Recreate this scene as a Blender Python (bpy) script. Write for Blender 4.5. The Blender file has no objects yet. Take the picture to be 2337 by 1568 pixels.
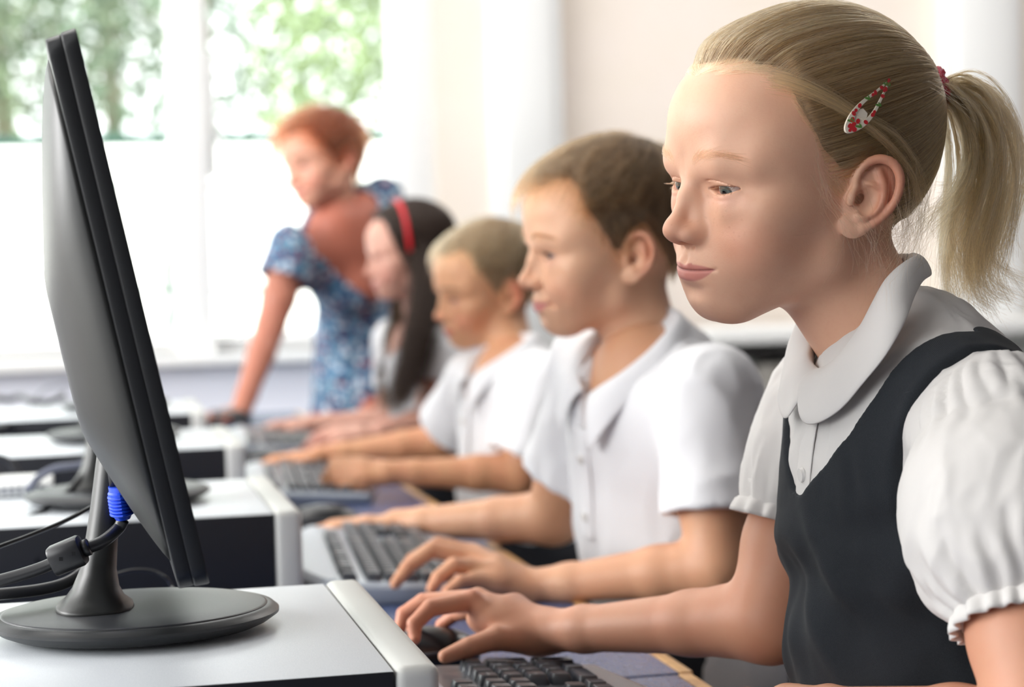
import bpy, bmesh, math, random, time
import numpy as np
from mathutils import Vector, Matrix
C = bpy.context.scene.collection
T0 = time.time()
rng = np.random.default_rng(7)
random.seed(7)
# ---------------------------------------------------------------- camera geometry
F = 4500.0
eY = np.array([-993., 154., -4500.]); eY /= np.linalg.norm(eY)
eZ = np.array([-.028, 1., .0404]); eZ -= eZ.dot(eY)*eY; eZ /= np.linalg.norm(eZ)
eX = np.cross(eY, eZ)
RW = np.stack([eX, eY, eZ])
CAMP = np.array([0., 0., 1.02])
def P(x, y, d):
    """point of the room seen at photo pixel x, y and at depth d metres"""
    return RW @ np.array([(x-1168.5)/F*d, -(y-784.)/F*d, -d]) + CAMP
def PX(x, y, X):
    """same, but where the line of sight meets the vertical plane of world x = X"""
    v = P(x, y, 1.) - CAMP
    return CAMP + v*(X/v[0])
def PZ(x, y, Z):
    v = P(x, y, 1.) - CAMP
    return CAMP + v*((Z-1.02)/v[2])
def PYw(x, y, Y):
    v = P(x, y, 1.) - CAMP
    return CAMP + v*(Y/v[1])
def proj(w):
    c = (np.asarray(w)-CAMP) @ RW
    return np.stack([1168.5+F*c[..., 0]/-c[..., 2], 784-F*c[..., 1]/-c[..., 2], -c[..., 2]], -1)
# ---------------------------------------------------------------- signed distance modelling
def A(*v): return np.array(v, dtype=np.float64)
def smin(a, b, k):
    if k <= 0: return np.minimum(a, b)
    h = np.maximum(k-np.abs(a-b), 0)/k
    return np.minimum(a, b)-h*h*k*.25
def smax(a, b, k): return -smin(-a, -b, k)
class SDF:
    """ordered list of shapes; every shape carries a bounding sphere so that far ones are skipped"""
    def __init__(s, cap=.06): s.ops = []; s.cap = cap
    def add(s, fn, c, r, k=0., mode='u', mir=False):
        s.ops.append((fn, np.array(c, float), r, k, mode, mir)); return s
    def ell(s, c, r, k=0., mode='u', mir=False, R=None):
        c = np.array(c, float); r = np.array(r, float)
        def fn(p):
            q = p-c
            if R is not None: q = q @ R
            a = q/r; k0 = np.sqrt((a*a).sum(1)); b = a/r; k1 = np.sqrt((b*b).sum(1))+1e-9
            return k0*(k0-1)/k1
        return s.add(fn, c, r.max(), k, mode, mir)
    def cone(s, a, b, ra, rb, k=0., mode='u', mir=False, sq=None):
        a = np.array(a, float); b = np.array(b, float)
        ba = b-a; l2 = max(ba.dot(ba), 1e-12)
        def fn(p):
            h = np.clip(((p-a) @ ba)/l2, 0, 1)
            q = p-a-h[:, None]*ba
            if sq is not None:                    # flattened section: sq = (axis, factor)
                ax = np.asarray(sq[0], float); q = q+np.outer(q @ ax, ax)*(sq[1]-1)
            return np.sqrt((q*q).sum(1))-(ra+(rb-ra)*h)
        return s.add(fn, (a+b)/2, math.sqrt(l2)/2+max(ra, rb), k, mode, mir)
    def chain(s, pts, rs, k=0., k2=None, mode='u', mir=False, sq=None):
        """one tube through several points, blended to the rest with k"""
        pts = [np.array(p, float) for p in pts]
        if np.isscalar(rs): rs = [rs]*len(pts)
        kk = k if k2 is None else k2
        segs = []
        for a, b, ra, rb in zip(pts[:-1], pts[1:], rs[:-1], rs[1:]): segs.append((a, b-a, max((b-a).dot(b-a), 1e-12), ra, rb))
        def fn(p):
            d = None
            for a, ba, l2, ra, rb in segs:
                h = np.clip(((p-a) @ ba)/l2, 0, 1); q = p-a-h[:, None]*ba
                if sq is not None:
                    ax = np.asarray(sq[0], float); q = q+np.outer(q @ ax, ax)*(sq[1]-1)
                e = np.sqrt((q*q).sum(1))-(ra+(rb-ra)*h)
                d = e if d is None else smin(d, e, kk)
            return d
        c = np.mean(pts, 0); r = max(np.linalg.norm(p-c)+x for p, x in zip(pts, rs))
        return s.add(fn, c, r, k, mode, mir)
    def box(s, c, h, r=0., k=0., mode='u', R=None, mir=False):
        c = np.array(c, float); h = np.array(h, float)
        def fn(p):
            q = p-c
            if R is not None: q = q @ R
            q = np.abs(q)-(h-r)
            return np.sqrt((np.maximum(q, 0)**2).sum(1))+np.minimum(q.max(1), 0)-r
        return s.add(fn, c, np.linalg.norm(h), k, mode, mir)
    def sub(s, other, M=None, t=None, sc=1., k=0.):
        """place another SDF (given in its own frame and unit) in this one"""
        R = np.eye(3) if M is None else M
        t = np.zeros(3) if t is None else np.array(t, float)
        lo = np.min([o[1]-o[2] for o in other.ops if o[4] == 'u'], 0); hi = np.max([o[1]+o[2] for o in other.ops if o[4] == 'u'], 0)
        if any(o[5] for o in other.ops):
            m = max(abs(lo[0]), abs(hi[0])); lo[0] = -m; hi[0] = m
        c = R @ ((lo+hi)/2*sc)+t
        return s.add(lambda p: other((p-t) @ R/sc)*sc, c, np.linalg.norm(hi-lo)/2*sc, k)
    def __call__(s, p):
        p = np.asarray(p, float)
        d = np.full(len(p), s.cap)
        cc = (p.min(0)+p.max(0))/2; rr = np.linalg.norm(p.max(0)-p.min(0))/2
        pm = None
        for fn, c, r, k, mode, mir in s.ops:
            q = p
            if mir:
                if pm is None: pm = p.copy(); pm[:, 0] = np.abs(pm[:, 0])
                q = pm; c0 = cc.copy(); c0[0] = abs(c0[0])
                dist = max(0., np.linalg.norm(np.maximum(np.abs(c0-c)-A(rr, 0, 0), 0))-rr-r)
            else: dist = np.linalg.norm(cc-c)-rr-r
            if mode == 'u':
                if dist > s.cap+k: continue
                d = smin(d, fn(q), k)
            elif mode == 's':
                if dist > k+1e-3*0: continue
                d = smax(d, -fn(q), k)
            elif mode == 'i': d = smax(d, fn(q), k)
            elif mode == 'f': d = fn(q, d)         # free function of the field so far
        return d
    def bounds(s):
        u = [o for o in s.ops if o[4] == 'u']
        lo = np.min([o[1]-o[2] for o in u], 0); hi = np.max([o[1]+o[2] for o in u], 0)
        if any(o[5] for o in u):
            m = max(abs(lo[0]), abs(hi[0])); lo[0] = -m; hi[0] = m
        return lo, hi
def grad(f, p, e):
    g = np.stack([f(p+A(e, 0, 0))-f(p-A(e, 0, 0)), f(p+A(0, e, 0))-f(p-A(0, e, 0)), f(p+A(0, 0, e))-f(p-A(0, 0, e))], 1)
    return g/(np.linalg.norm(g, axis=1)[:, None]+1e-12)
def nets(f, lo, hi, h, n=12, slack=1.3):
    """surface nets over the active blocks only -> vertices, quads"""
    lo = np.array(lo, float)-2*h; hi = np.array(hi, float)+2*h
    nb = np.ceil((hi-lo)/(h*n)).astype(int)
    B = h*n
    I = np.stack(np.meshgrid(*[np.arange(k) for k in nb], indexing='ij'), -1).reshape(-1, 3)
    ctr = lo+(I+.5)*B
    act = []
    g8 = 8
    # coarse test in chunks of neighbouring blocks
    key = (I//4) @ np.array([1, 1000, 1000000]); order = np.argsort(key, kind='stable'); ks = key[order]
    cuts = np.flatnonzero(np.diff(ks))+1
    for idx in np.split(order, cuts):
        d = f(ctr[idx])
        act.append(idx[np.abs(d) < B*.87*slack])
    act = np.concatenate(act)
    ax = np.arange(n+1)
    off = np.stack(np.meshgrid(ax, ax, ax, indexing='ij'), -1).reshape(-1, 3)
    N = nb*n+2
    def gk(c): return (c[..., 0]*N[1]+c[..., 1])*N[2]+c[..., 2]
    cells = []; verts = []; quads = []
    corner = [(0, 0, 0), (1, 0, 0), (0, 1, 0), (1, 1, 0), (0, 0, 1), (1, 0, 1), (0, 1, 1), (1, 1, 1)]
    edges = [(0, 1), (2, 3), (4, 5), (6, 7), (0, 2), (1, 3), (4, 6), (5, 7), (0, 4), (1, 5), (2, 6), (3, 7)]
    for bi in act:
        base = I[bi]*n
        D = f(lo+(base+off)*h).reshape(n+1, n+1, n+1)
        S = D < 0
        if S.all() or not S.any(): continue
        cv = [D[a:a+n, b:b+n, c:c+n] for a, b, c in corner]
        sg = np.stack([v < 0 for v in cv]); tot = sg.sum(0)
        m = (tot > 0) & (tot < 8)
        ii = np.argwhere(m)
        if len(ii):
            vals = np.stack([v[m] for v in cv], 1)
            acc = np.zeros((len(ii), 3)); cnt = np.zeros(len(ii))
            for e0, e1 in edges:
                a = vals[:, e0]; b = vals[:, e1]; x = (a < 0) != (b < 0)
                t = np.where(x, a/np.where(x, a-b, 1), 0)
                c0 = np.array(corner[e0], float); c1 = np.array(corner[e1], float)
                acc += np.where(x[:, None], c0+(c1-c0)*t[:, None], 0); cnt += x
            verts.append(lo+(base+ii+acc/cnt[:, None])*h)
            cells.append(gk(base+ii))
        for axn in range(3):
            sl0 = [slice(0, n)]*3; sl1 = [slice(0, n)]*3; sl1[axn] = slice(1, n+1)
            a = S[tuple(sl0)]; b = S[tuple(sl1)]
            x = np.argwhere(a != b)
            if not len(x): continue
            flip = a[tuple(x.T)]
            g = base+x
            u = np.zeros(3, int); v = np.zeros(3, int); u[(axn+1) % 3] = 1; v[(axn+2) % 3] = 1
            q = np.stack([gk(g-u-v), gk(g-v), gk(g), gk(g-u)], 1)
            q = np.where(flip[:, None], q, q[:, ::-1])
            quads.append(q)
    if not verts: return np.zeros((0, 3)), np.zeros((0, 4), int)
    verts = np.concatenate(verts); cells = np.concatenate(cells); quads = np.concatenate(quads)
    o = np.argsort(cells); cs = cells[o]
    pos = np.searchsorted(cs, quads); pos = np.clip(pos, 0, len(cs)-1)
    ok = (cs[pos] == quads).all(1)
    return verts, o[pos][ok]
def relax(v, q, it=1, lam=.5):
    """a little Laplacian smoothing of the voxel steps"""
    e = np.concatenate([q[:, [0, 1]], q[:, [1, 2]], q[:, [2, 3]], q[:, [3, 0]]])
    e = np.concatenate([e, e[:, ::-1]])
    n = np.bincount(e[:, 0], minlength=len(v))[:, None]
    for _ in range(it):
        s = np.stack([np.bincount(e[:, 0], v[e[:, 1], i], minlength=len(v)) for i in range(3)], 1)
        v = v+lam*(s/np.maximum(n, 1)-v)
    return v
# value noise (for cloth folds, skin mottling)
_perm = np.random.default_rng(3).random((32, 32, 32))
def vnoise(p):
    i = np.floor(p).astype(int); f = p-i; f = f*f*(3-2*f); r = 0
    for a in (0, 1):
        for b in (0, 1):
            for c in (0, 1):
                w = (f[:, 0] if a else 1-f[:, 0])*(f[:, 1] if b else 1-f[:, 1])*(f[:, 2] if c else 1-f[:, 2])
                r = r+w*_perm[(i[:, 0]+a) % 32, (i[:, 1]+b) % 32, (i[:, 2]+c) % 32]
    return r*2-1
def sstep(a, b, x):
    t = np.clip((x-a)/(b-a), 0, 1); return t*t*(3-2*t)
# ---------------------------------------------------------------- scene helpers
def lin(c):
    """sRGB 0-255 -> linear"""
    return tuple((x/255/12.92 if x/255 <= .04045 else ((x/255+.055)/1.055)**2.4) for x in c)
MATS = {}
def mat(name, col=(.8, .8, .8), rough=.5, metal=0., spec=.5, sss=0., sssr=(.01, .004, .002), coat=0., sheen=0., emit=None, estr=0., alpha=1., trans=0., bump=None, attr=None, noise=None, ior=None):
    if name in MATS: return MATS[name]
    m = bpy.data.materials.new(name); m.use_nodes = True; MATS[name] = m
    nt = m.node_tree; b = nt.nodes['Principled BSDF']; L = nt.links
    b.inputs['Base Color'].default_value = (*col, 1); b.inputs['Roughness'].default_value = rough
    b.inputs['Metallic'].default_value = metal; b.inputs['Specular IOR Level'].default_value = spec
    b.inputs['Transmission Weight'].default_value = trans
    if ior: b.inputs['IOR'].default_value = ior
    if sss:
        b.inputs['Subsurface Weight'].default_value = sss; b.inputs['Subsurface Radius'].default_value = sssr; b.inputs['Subsurface Scale'].default_value = 1.
    if coat: b.inputs['Coat Weight'].default_value = coat
    if sheen: b.inputs['Sheen Weight'].default_value = sheen; b.inputs['Sheen Roughness'].default_value = .5
    if emit: b.inputs['Emission Color'].default_value = (*emit, 1); b.inputs['Emission Strength'].default_value = estr
    csock = None
    if attr:
        n = nt.nodes.new('ShaderNodeAttribute'); n.attribute_name = attr; csock = n.outputs['Color']
    if noise:                        # (scale, colour2, contrast-low, contrast-high)
        tc = nt.nodes.new('ShaderNodeTexCoord'); n = nt.nodes.new('ShaderNodeTexNoise'); n.inputs['Scale'].default_value = noise[0]; n.inputs['Detail'].default_value = 4
        L.new(tc.outputs['Object'], n.inputs['Vector'])
        r = nt.nodes.new('ShaderNodeMapRange'); r.inputs['From Min'].default_value = noise[2]; r.inputs['From Max'].default_value = noise[3]
        L.new(n.outputs['Fac'], r.inputs['Value'])
        mx = nt.nodes.new('ShaderNodeMix'); mx.data_type = 'RGBA'
        mx.inputs['A'].default_value = (*col, 1); mx.inputs['B'].default_value = (*noise[1], 1)
        if csock: L.new(csock, mx.inputs['A'])
        L.new(r.outputs['Result'], mx.inputs['Factor']); csock = mx.outputs['Result']
    if csock: L.new(csock, b.inputs['Base Color'])
    if bump:                         # (scale, strength, distance)
        tc = nt.nodes.new('ShaderNodeTexCoord'); n = nt.nodes.new('ShaderNodeTexNoise'); n.inputs['Scale'].default_value = bump[0]; n.inputs['Detail'].default_value = 3
        L.new(tc.outputs['Object'], n.inputs['Vector'])
        bp = nt.nodes.new('ShaderNodeBump'); bp.inputs['Strength'].default_value = bump[1]; bp.inputs['Distance'].default_value = bump[2]
        L.new(n.outputs['Fac'], bp.inputs['Height']); L.new(bp.outputs['Normal'], b.inputs['Normal'])
    return m
def tag(o, label=None, cat=None, group=None, kind=None):
    if label: o['label'] = label
    if cat: o['category'] = cat
    if group: o['group'] = group
    if kind: o['kind'] = kind
    return o
def empty(name, loc=(0, 0, 0), rz=0., label=None, cat=None, group=None):
    o = bpy.data.objects.new(name, None); C.objects.link(o); o.location = loc; o.rotation_euler = (0, 0, rz); o.empty_display_size = .05
    return tag(o, label, cat, group)
def link(name, me, m=None, parent=None, loc=None):
    o = bpy.data.objects.new(name, me); C.objects.link(o)
    if m is not None:
        for x in (m if isinstance(m, (list, tuple)) else [m]): me.materials.append(x)
    if parent is not None: o.parent = parent
    if loc is not None: o.location = loc
    return o
def mesh_np(name, v, q, smooth=True, col=None):
    me = bpy.data.meshes.new(name); k = q.shape[1]
    me.vertices.add(len(v)); me.vertices.foreach_set('co', np.ascontiguousarray(v, np.float32).ravel())
    me.loops.add(q.size); me.loops.foreach_set('vertex_index', np.ascontiguousarray(q, np.int32).ravel())
    me.polygons.add(len(q)); me.polygons.foreach_set('loop_start', np.arange(0, q.size, k, dtype=np.int32))
    me.polygons.foreach_set('loop_total', np.full(len(q), k, np.int32))
    me.polygons.foreach_set('use_smooth', np.full(len(q), smooth))
    me.update(calc_edges=True); me.validate()
    if col is not None:
        a = me.color_attributes.new('Col', 'FLOAT_COLOR', 'POINT')
        a.data.foreach_set('color', np.concatenate([col, np.ones((len(v), 1))], 1).astype(np.float32).ravel())
    return me
def bm_obj(name, bm, m, parent=None, smooth=False, loc=None):
    bmesh.ops.recalc_face_normals(bm, faces=bm.faces)
    me = bpy.data.meshes.new(name); bm.to_mesh(me); bm.free()
    if smooth:
        me.polygons.foreach_set('use_smooth', [True]*len(me.polygons))
        if smooth != 'all': me.set_sharp_from_angle(angle=math.radians(35))
    return link(name, me, m, parent, loc)
def add_box(bm, lo, hi, bev=0., seg=2, M=None):
    r = bmesh.ops.create_cube(bm, size=1)
    vs = r['verts']; lo = Vector(lo); hi = Vector(hi)
    for v in vs: v.co = Vector([(lo[i]+hi[i])/2+v.co[i]*(hi[i]-lo[i]) for i in range(3)])
    if bev > 0:
        es = list({e for v in vs for e in v.link_edges})
        rr = bmesh.ops.bevel(bm, geom=es, offset=bev, segments=seg, profile=.5, affect='EDGES')
        vs = list({v for f in rr['faces'] for v in f.verts} | {v for v in vs if v.is_valid})
    if M is not None: bmesh.ops.transform(bm, matrix=M, verts=vs)
    return vs
def box_obj(name, lo, hi, m, parent=None, bev=0., kind=None, seg=2):
    bm = bmesh.new(); add_box(bm, lo, hi, bev, seg); o = bm_obj(name, bm, m, parent, smooth=bev > 0)
    if kind: o['kind'] = kind
    return o
def loft(bm, rings, cap=True, closed=True):
    vs = [[bm.verts.new(p) for p in r] for r in rings]
    n = len(rings[0])
    for a, b in zip(vs[:-1], vs[1:]):
        for i in range(n if closed else n-1):
            j = (i+1) % n; bm.faces.new((a[i], a[j], b[j], b[i]))
    if cap: bm.faces.new(vs[0][::-1]); bm.faces.new(vs[-1])
    return vs
def smooth_pts(pts, n=8):
    """Catmull-Rom through the points"""
    p = [np.array(x, float) for x in pts]; p = [2*p[0]-p[1]]+p+[2*p[-1]-p[-2]]; out = []
    for i in range(1, len(p)-2):
        for t in np.linspace(0, 1, n, endpoint=False):
            a, b, c, d = p[i-1:i+3]
            out.append(.5*((2*b)+(c-a)*t+(2*a-5*b+4*c-d)*t*t+(-a+3*b-3*c+d)*t**3))
    out.append(p[-2]); return np.array(out)
def tube(bm, pts, r, n=10, cap=True, flat=None):
    pts = np.array(pts, float); rs = np.full(len(pts), r) if np.isscalar(r) else np.array(r)
    t = np.gradient(pts, axis=0); t /= np.linalg.norm(t, axis=1)[:, None]+1e-12
    u = np.cross(t[0], A(0, 0, 1)); u = u if np.linalg.norm(u) > 1e-3 else A(1, 0, 0); rings = []
    for i in range(len(pts)):
        u = u-u.dot(t[i])*t[i]; u /= np.linalg.norm(u); w = np.cross(t[i], u)
        rings.append([tuple(pts[i]+rs[i]*(math.cos(a)*u+math.sin(a)*w*(flat or 1))) for a in np.linspace(0, 2*math.pi, n, endpoint=False)])
    return loft(bm, rings, cap)
def tube_obj(name, pts, r, m, parent=None, n=10, sub=8):
    bm = bmesh.new(); tube(bm, smooth_pts(pts, sub) if sub > 1 else pts, r, n); return bm_obj(name, bm, m, parent, smooth='all')
def hair_obj(name, S, rad, m, parent=None, tip=.35):
    """S: (n, k, 3) strands -> native curves"""
    n, k, _ = S.shape
    c = bpy.data.hair_curves.new(name); c.add_curves([k]*n)
    c.attributes['position'].data.foreach_set('vector', S.astype(np.float32).ravel())
    a = c.attributes.get('radius') or c.attributes.new('radius', 'FLOAT', 'POINT')
    t = np.linspace(0, 1, k); rr = np.outer(np.broadcast_to(rad, (n,)), 1-(1-tip)*t**2)
    a.data.foreach_set('value', rr.astype(np.float32).ravel())
    o = bpy.data.objects.new(name, c); C.objects.link(o); c.materials.append(m)
    if parent is not None: o.parent = parent
    return o
# ---------------------------------------------------------------- a head, in centimetres: x to the person's left, y forward, z up
ECY = A(2.85, 6.62, 1.1)
def ear_sdf(w=1.):
    s = SDF(cap=1.5)
    s.ell((.05, .1, -.14), (1.6, 2.35, .26))
    s.chain(smooth_pts([(-.55, -.1, -.05), (-1.1, .4, .12), (-1.22, 1.15, .25), (-.9, 1.95, .36), (-.2, 2.45, .42), (.7, 2.42, .44), (1.4, 1.75, .44), (1.66, .7, .38), (1.5, -.4, .3), (1.0, -1.4, .2), (.25, -2.2, .08)], 3), np.interp(np.linspace(0, 10, 31), range(11), [.18, .24, .26, .28, .3, .31, .31, .29, .27, .26, .3]), k=.2, k2=.05)
    s.chain(smooth_pts([(.1, 1.6, .0), (.65, .85, .14), (.85, -.1, .22), (.6, -.95, .22), (0, -1.42, .2)], 3), .27, k=.28, k2=.05)
    s.chain([(-.8, .75, .05), (-.1, .65, .12), (.6, .75, .14)], [.12, .2, .25], k=.2)
    s.ell((-.45, -2.25, .02), (.85, .8, .26), k=.35)
    s.ell((-1.15, -.45, .28), (.32, .62, .3), k=.3)
    s.ell((-.15, -1.45, .26), (.42, .3, .28), k=.22)
    s.ell((-.15, -.35, .42), (.78, 1.0, .62), k=.12, mode='s')
    s.ell((-.6, -.35, -.05), (.42, .5, .4), k=.15, mode='s')
    return s
def head_sdf(o):
    """o: options of the one person"""
    g = lambda k, d: o.get(k, d)
    s = SDF(cap=3.)
    s.ell((0, -1.0, 4.0), (7.0, 8.9, 7.9))
    s.ell((0, 3.4, 5.1), (5.8, 5.25+g('fore', 0), 4.9), k=1.8)
    s.ell((0, 4.9, 4.8), (4.5, 3.85+g('fore', 0), 3.9), k=1.8)
    s.ell((4.5, 4.1, 2.7), (1.5, 2.4, 2.4), k=1.8, mir=True)
    s.ell((0, 3.3, -.4), (5.5, 4.7, 5.4), k=1.6)
    s.ell((0, 3.9, -4.1), (4.4*g('jaww', .9), 4.3, 3.3), k=2.)
    s.ell((0, 6.35, -6.55+g('chinz', 0)), (1.8, 1.7, 1.45), k=1.8)
    s.chain([(5.0*g('jaww', .9), .4, -2.2), (4.7*g('jaww', .9), .9, -4.0), (1.5, 5.7, -6.3+g('chinz', 0))], [.95, .95, 1.15], k=2.4, mir=True)
    ch = g('cheek', 0.)
    s.ell((3.1, 5.4, -2.5), (2.5+ch, 2.2+ch, 2.5+ch), k=2., mir=True)
    s.ell((4.7, 3.9, -.4), (1.4, 2.7, 1.4), k=1.5, mir=True)
    nx = g('neck', [(0, -1.2, -3.0), (0, -3.6, -12.)])
    s.cone(nx[0], nx[1], 5.0*g('nw', .86), 4.6*g('nw', .86), k=2.)
    # sockets and brow
    s.ell((2.75, 9.05, .85), (1.5, 1.2+g('sock', 0), .7), k=1.5, mode='s', mir=True)
    s.ell((1.5, 9.2, 1.1), (.35, .9, .5), k=1.2, mode='s', mir=True)
    br = g('brow', 0.)
    s.chain([(1.4, 7.9, 2.35), (2.8, 7.7, 2.65), (4.2, 6.5, 2.4)], [.35+br, .35+br, .35+br], k=1.8, mir=True)
    # muzzle
    s.ell((0, 6.6, -4.4), (2.7, 2.35, 2.1), k=1.4)
    # nose
    nl = g('nose', 0.)
    s.chain([(0, 7.95, 1.9), (0, 8.85, .4), (0, 9.6+nl, -1.2)], [.5, .45, .5], k=1.2, k2=.5)
    s.chain([(.45, 8.1, -.2), (.75, 8.3, -1.5)], [.4, .5], k=1.1, mir=True)
    s.ell((0, 9.75+nl, -1.75), (.8, .82, .74), k=.6)
    s.ell((.95, 8.9+nl*.6, -2.1), (.55, .85, .55), k=.7, mir=True)
    s.chain([(0, 9.75+nl, -2.25), (0, 8.9, -2.75)], [.3, .32], k=.35)
    s.ell((.6, 9.1+nl*.8, -2.75), (.36, .6, .42), k=.16, mode='s', mir=True)
    # lids: a ball over the eyeball, then the slit
    EC = ECY
    s.ell(EC, (1.38, 1.36, 1.38), k=.45, mir=True)
    s.chain([(1.9, 7.3, 2.2), (2.8, 7.55, 2.35), (3.9, 6.95, 2.2)], [.15, .2, .2], k=.9, mir=True)
    s.chain([(1.9, 7.25, -.1), (3.0, 7.35, -.3), (4.0, 6.7, 0.)], [.2, .22, .2], k=1.3, mir=True)
    s.ell((1.25, 7.35, .95), (.5, .5, .6), k=.6, mir=True)
    op = g('open', (.42, .38))       # slit above and below the middle line
    zc = g('eyez', 1.0)
    def slit(p):
        x = (p[:, 0]-2.85); z = p[:, 2]-(zc+.07*x)
        hx = 1.32
        up = op[0]*(1-(np.abs(x-(-.15))/hx)**2.2); dn = op[1]*(1-(np.abs(x-.15)/hx)**2.2)
        d = np.maximum(z-up, -z-dn)
        d = np.maximum(d, np.maximum(x-hx, -x-hx+.12))
        d = np.maximum(d*.8, np.abs(p[:, 1]-7.4)-1.5)
        r = np.sqrt(((p-EC)**2).sum(1))
        return np.maximum(d, 1.16-r)
    s.add(slit, EC+A(0, .9, 0), 1.9, k=.14, mode='s', mir=True)
    s.add(lambda p: np.sqrt(((p-EC)**2).sum(1))-1.1, EC, 1.1, k=0, mode='s', mir=True) if g('hollow', False) else None
    # fold above the upper lid, a shallow crease under the eye
    def crease(p, d):
        x = np.abs(p[:, 0])-2.85; z = p[:, 2]; on = p[:, 1] > 5.2
        zf = zc+op[0]+g('fold', .36)-.16*x-.17*x**2
        w = sstep(-1.35, -.8, x)*sstep(1.75, .9, x)*on
        d = d+w*g('foldd', .085)*np.exp(-((z-zf)/.055)**2)
        return d+.03*on*sstep(-1.3, -.6, x)*sstep(1.3, .3, x)*np.exp(-((z-zc+op[1]+.42-.1*x*x)/.12)**2)
    s.add(crease, (0, 7, 1), 9, mode='f')
    # mouth
    sm = g('smile', 0.)             # lifts and widens the corners
    mx = 2.35+.25*sm; mz = -4.45+.35*sm; my = 7.75-.25*sm
    pu = g('pout', 0.)
    s.chain([(0, 8.78+pu, -4.12), (.5, 8.74+pu, -4.03), (1.25, 8.4+pu*.5, -4.18+.1*sm), (mx-.1, my, mz)], [.25, .28, .22, .1], k=.3, k2=.2, mir=True)
    s.chain([(0, 8.62+pu, -4.92), (.9, 8.42+pu, -4.9+.05*sm), (1.5, 8.15, -4.75+.12*sm), (mx-.1, my, mz)], [.37, .34, .26, .1], k=.3, k2=.25, mir=True)
    mo = g('mouth_open', 0.)
    if mo > 0: s.chain([(0, 9.15+pu, -4.47-mo*.5), (1.0, 8.85+pu*.7, -4.5+.1*sm-mo*.4), (1.7, 8.4, -4.5+.2*sm-mo*.2), (mx-.2, my+.3, mz)], [.02+mo*.5, .02+mo*.4, .02+mo*.2, .01], k=.16, k2=.04, mode='s', mir=True)
    def lipline(p, d):
        x = np.abs(p[:, 0]); t = x/mx; on = (p[:, 1] > 6.5)
        zm = -4.47*(1-np.minimum(t, 1.1)**2)+mz*np.minimum(t, 1.1)**2
        d = d+on*.13*np.exp(-((p[:, 2]-zm)/.075)**2)*sstep(mx+.12, mx-.35, x)
        return d+on*.07*np.exp(-((x-mx-.05)/.16)**2-((p[:, 2]-mz)/.14)**2)
    s.add(lipline, (0, 8, -4), 9, mode='f')
    if sm > .5: s.ell((mx+.15, my+.35, mz), (.06, .18, .10), k=.5, mode='s', mir=True)
    if sm > .4:
        s.chain([(1.75, 8.3, -2.5), (2.5, 8.1, -3.4), (2.9, 7.6, -4.4)], [.06, .12, .1], k=.6, k2=.1, mode='s', mir=True)
        s.ell((3.0, 6.6, -2.3), (1.4, 1.2, 1.3), k=1.2, mir=True)
    s.chain([(0, 9.15, -3.0), (0, 9.12, -3.75)], [.1, .16], k=.45, mode='s')
    s.ell((0, 8.9, -5.95), (1.25, .55, .32), k=.9, mode='s')
    # ears
    E_ = ear_sdf(); tl = math.radians(g('eartilt', 19)); fl = math.radians(g('earflare', 24))
    u = A(math.sin(fl), -math.cos(fl), 0); w = A(math.cos(fl), math.sin(fl), 0)
    up = A(0, 0, 1.); u2 = u*math.cos(tl)-up*math.sin(tl); v2 = up*math.cos(tl)+u*math.sin(tl)
    Rm = np.stack([u2, v2, w], 1); ec = A(*g('earc', (6.95, -.9, .2))); es = g('ears', 1.)
    s.add(lambda p: E_((p-ec) @ Rm/es)*es, ec, 3.*es, k=.35, mir=True)
    for fn in g('extra', []): fn(s)
    return s
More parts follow.
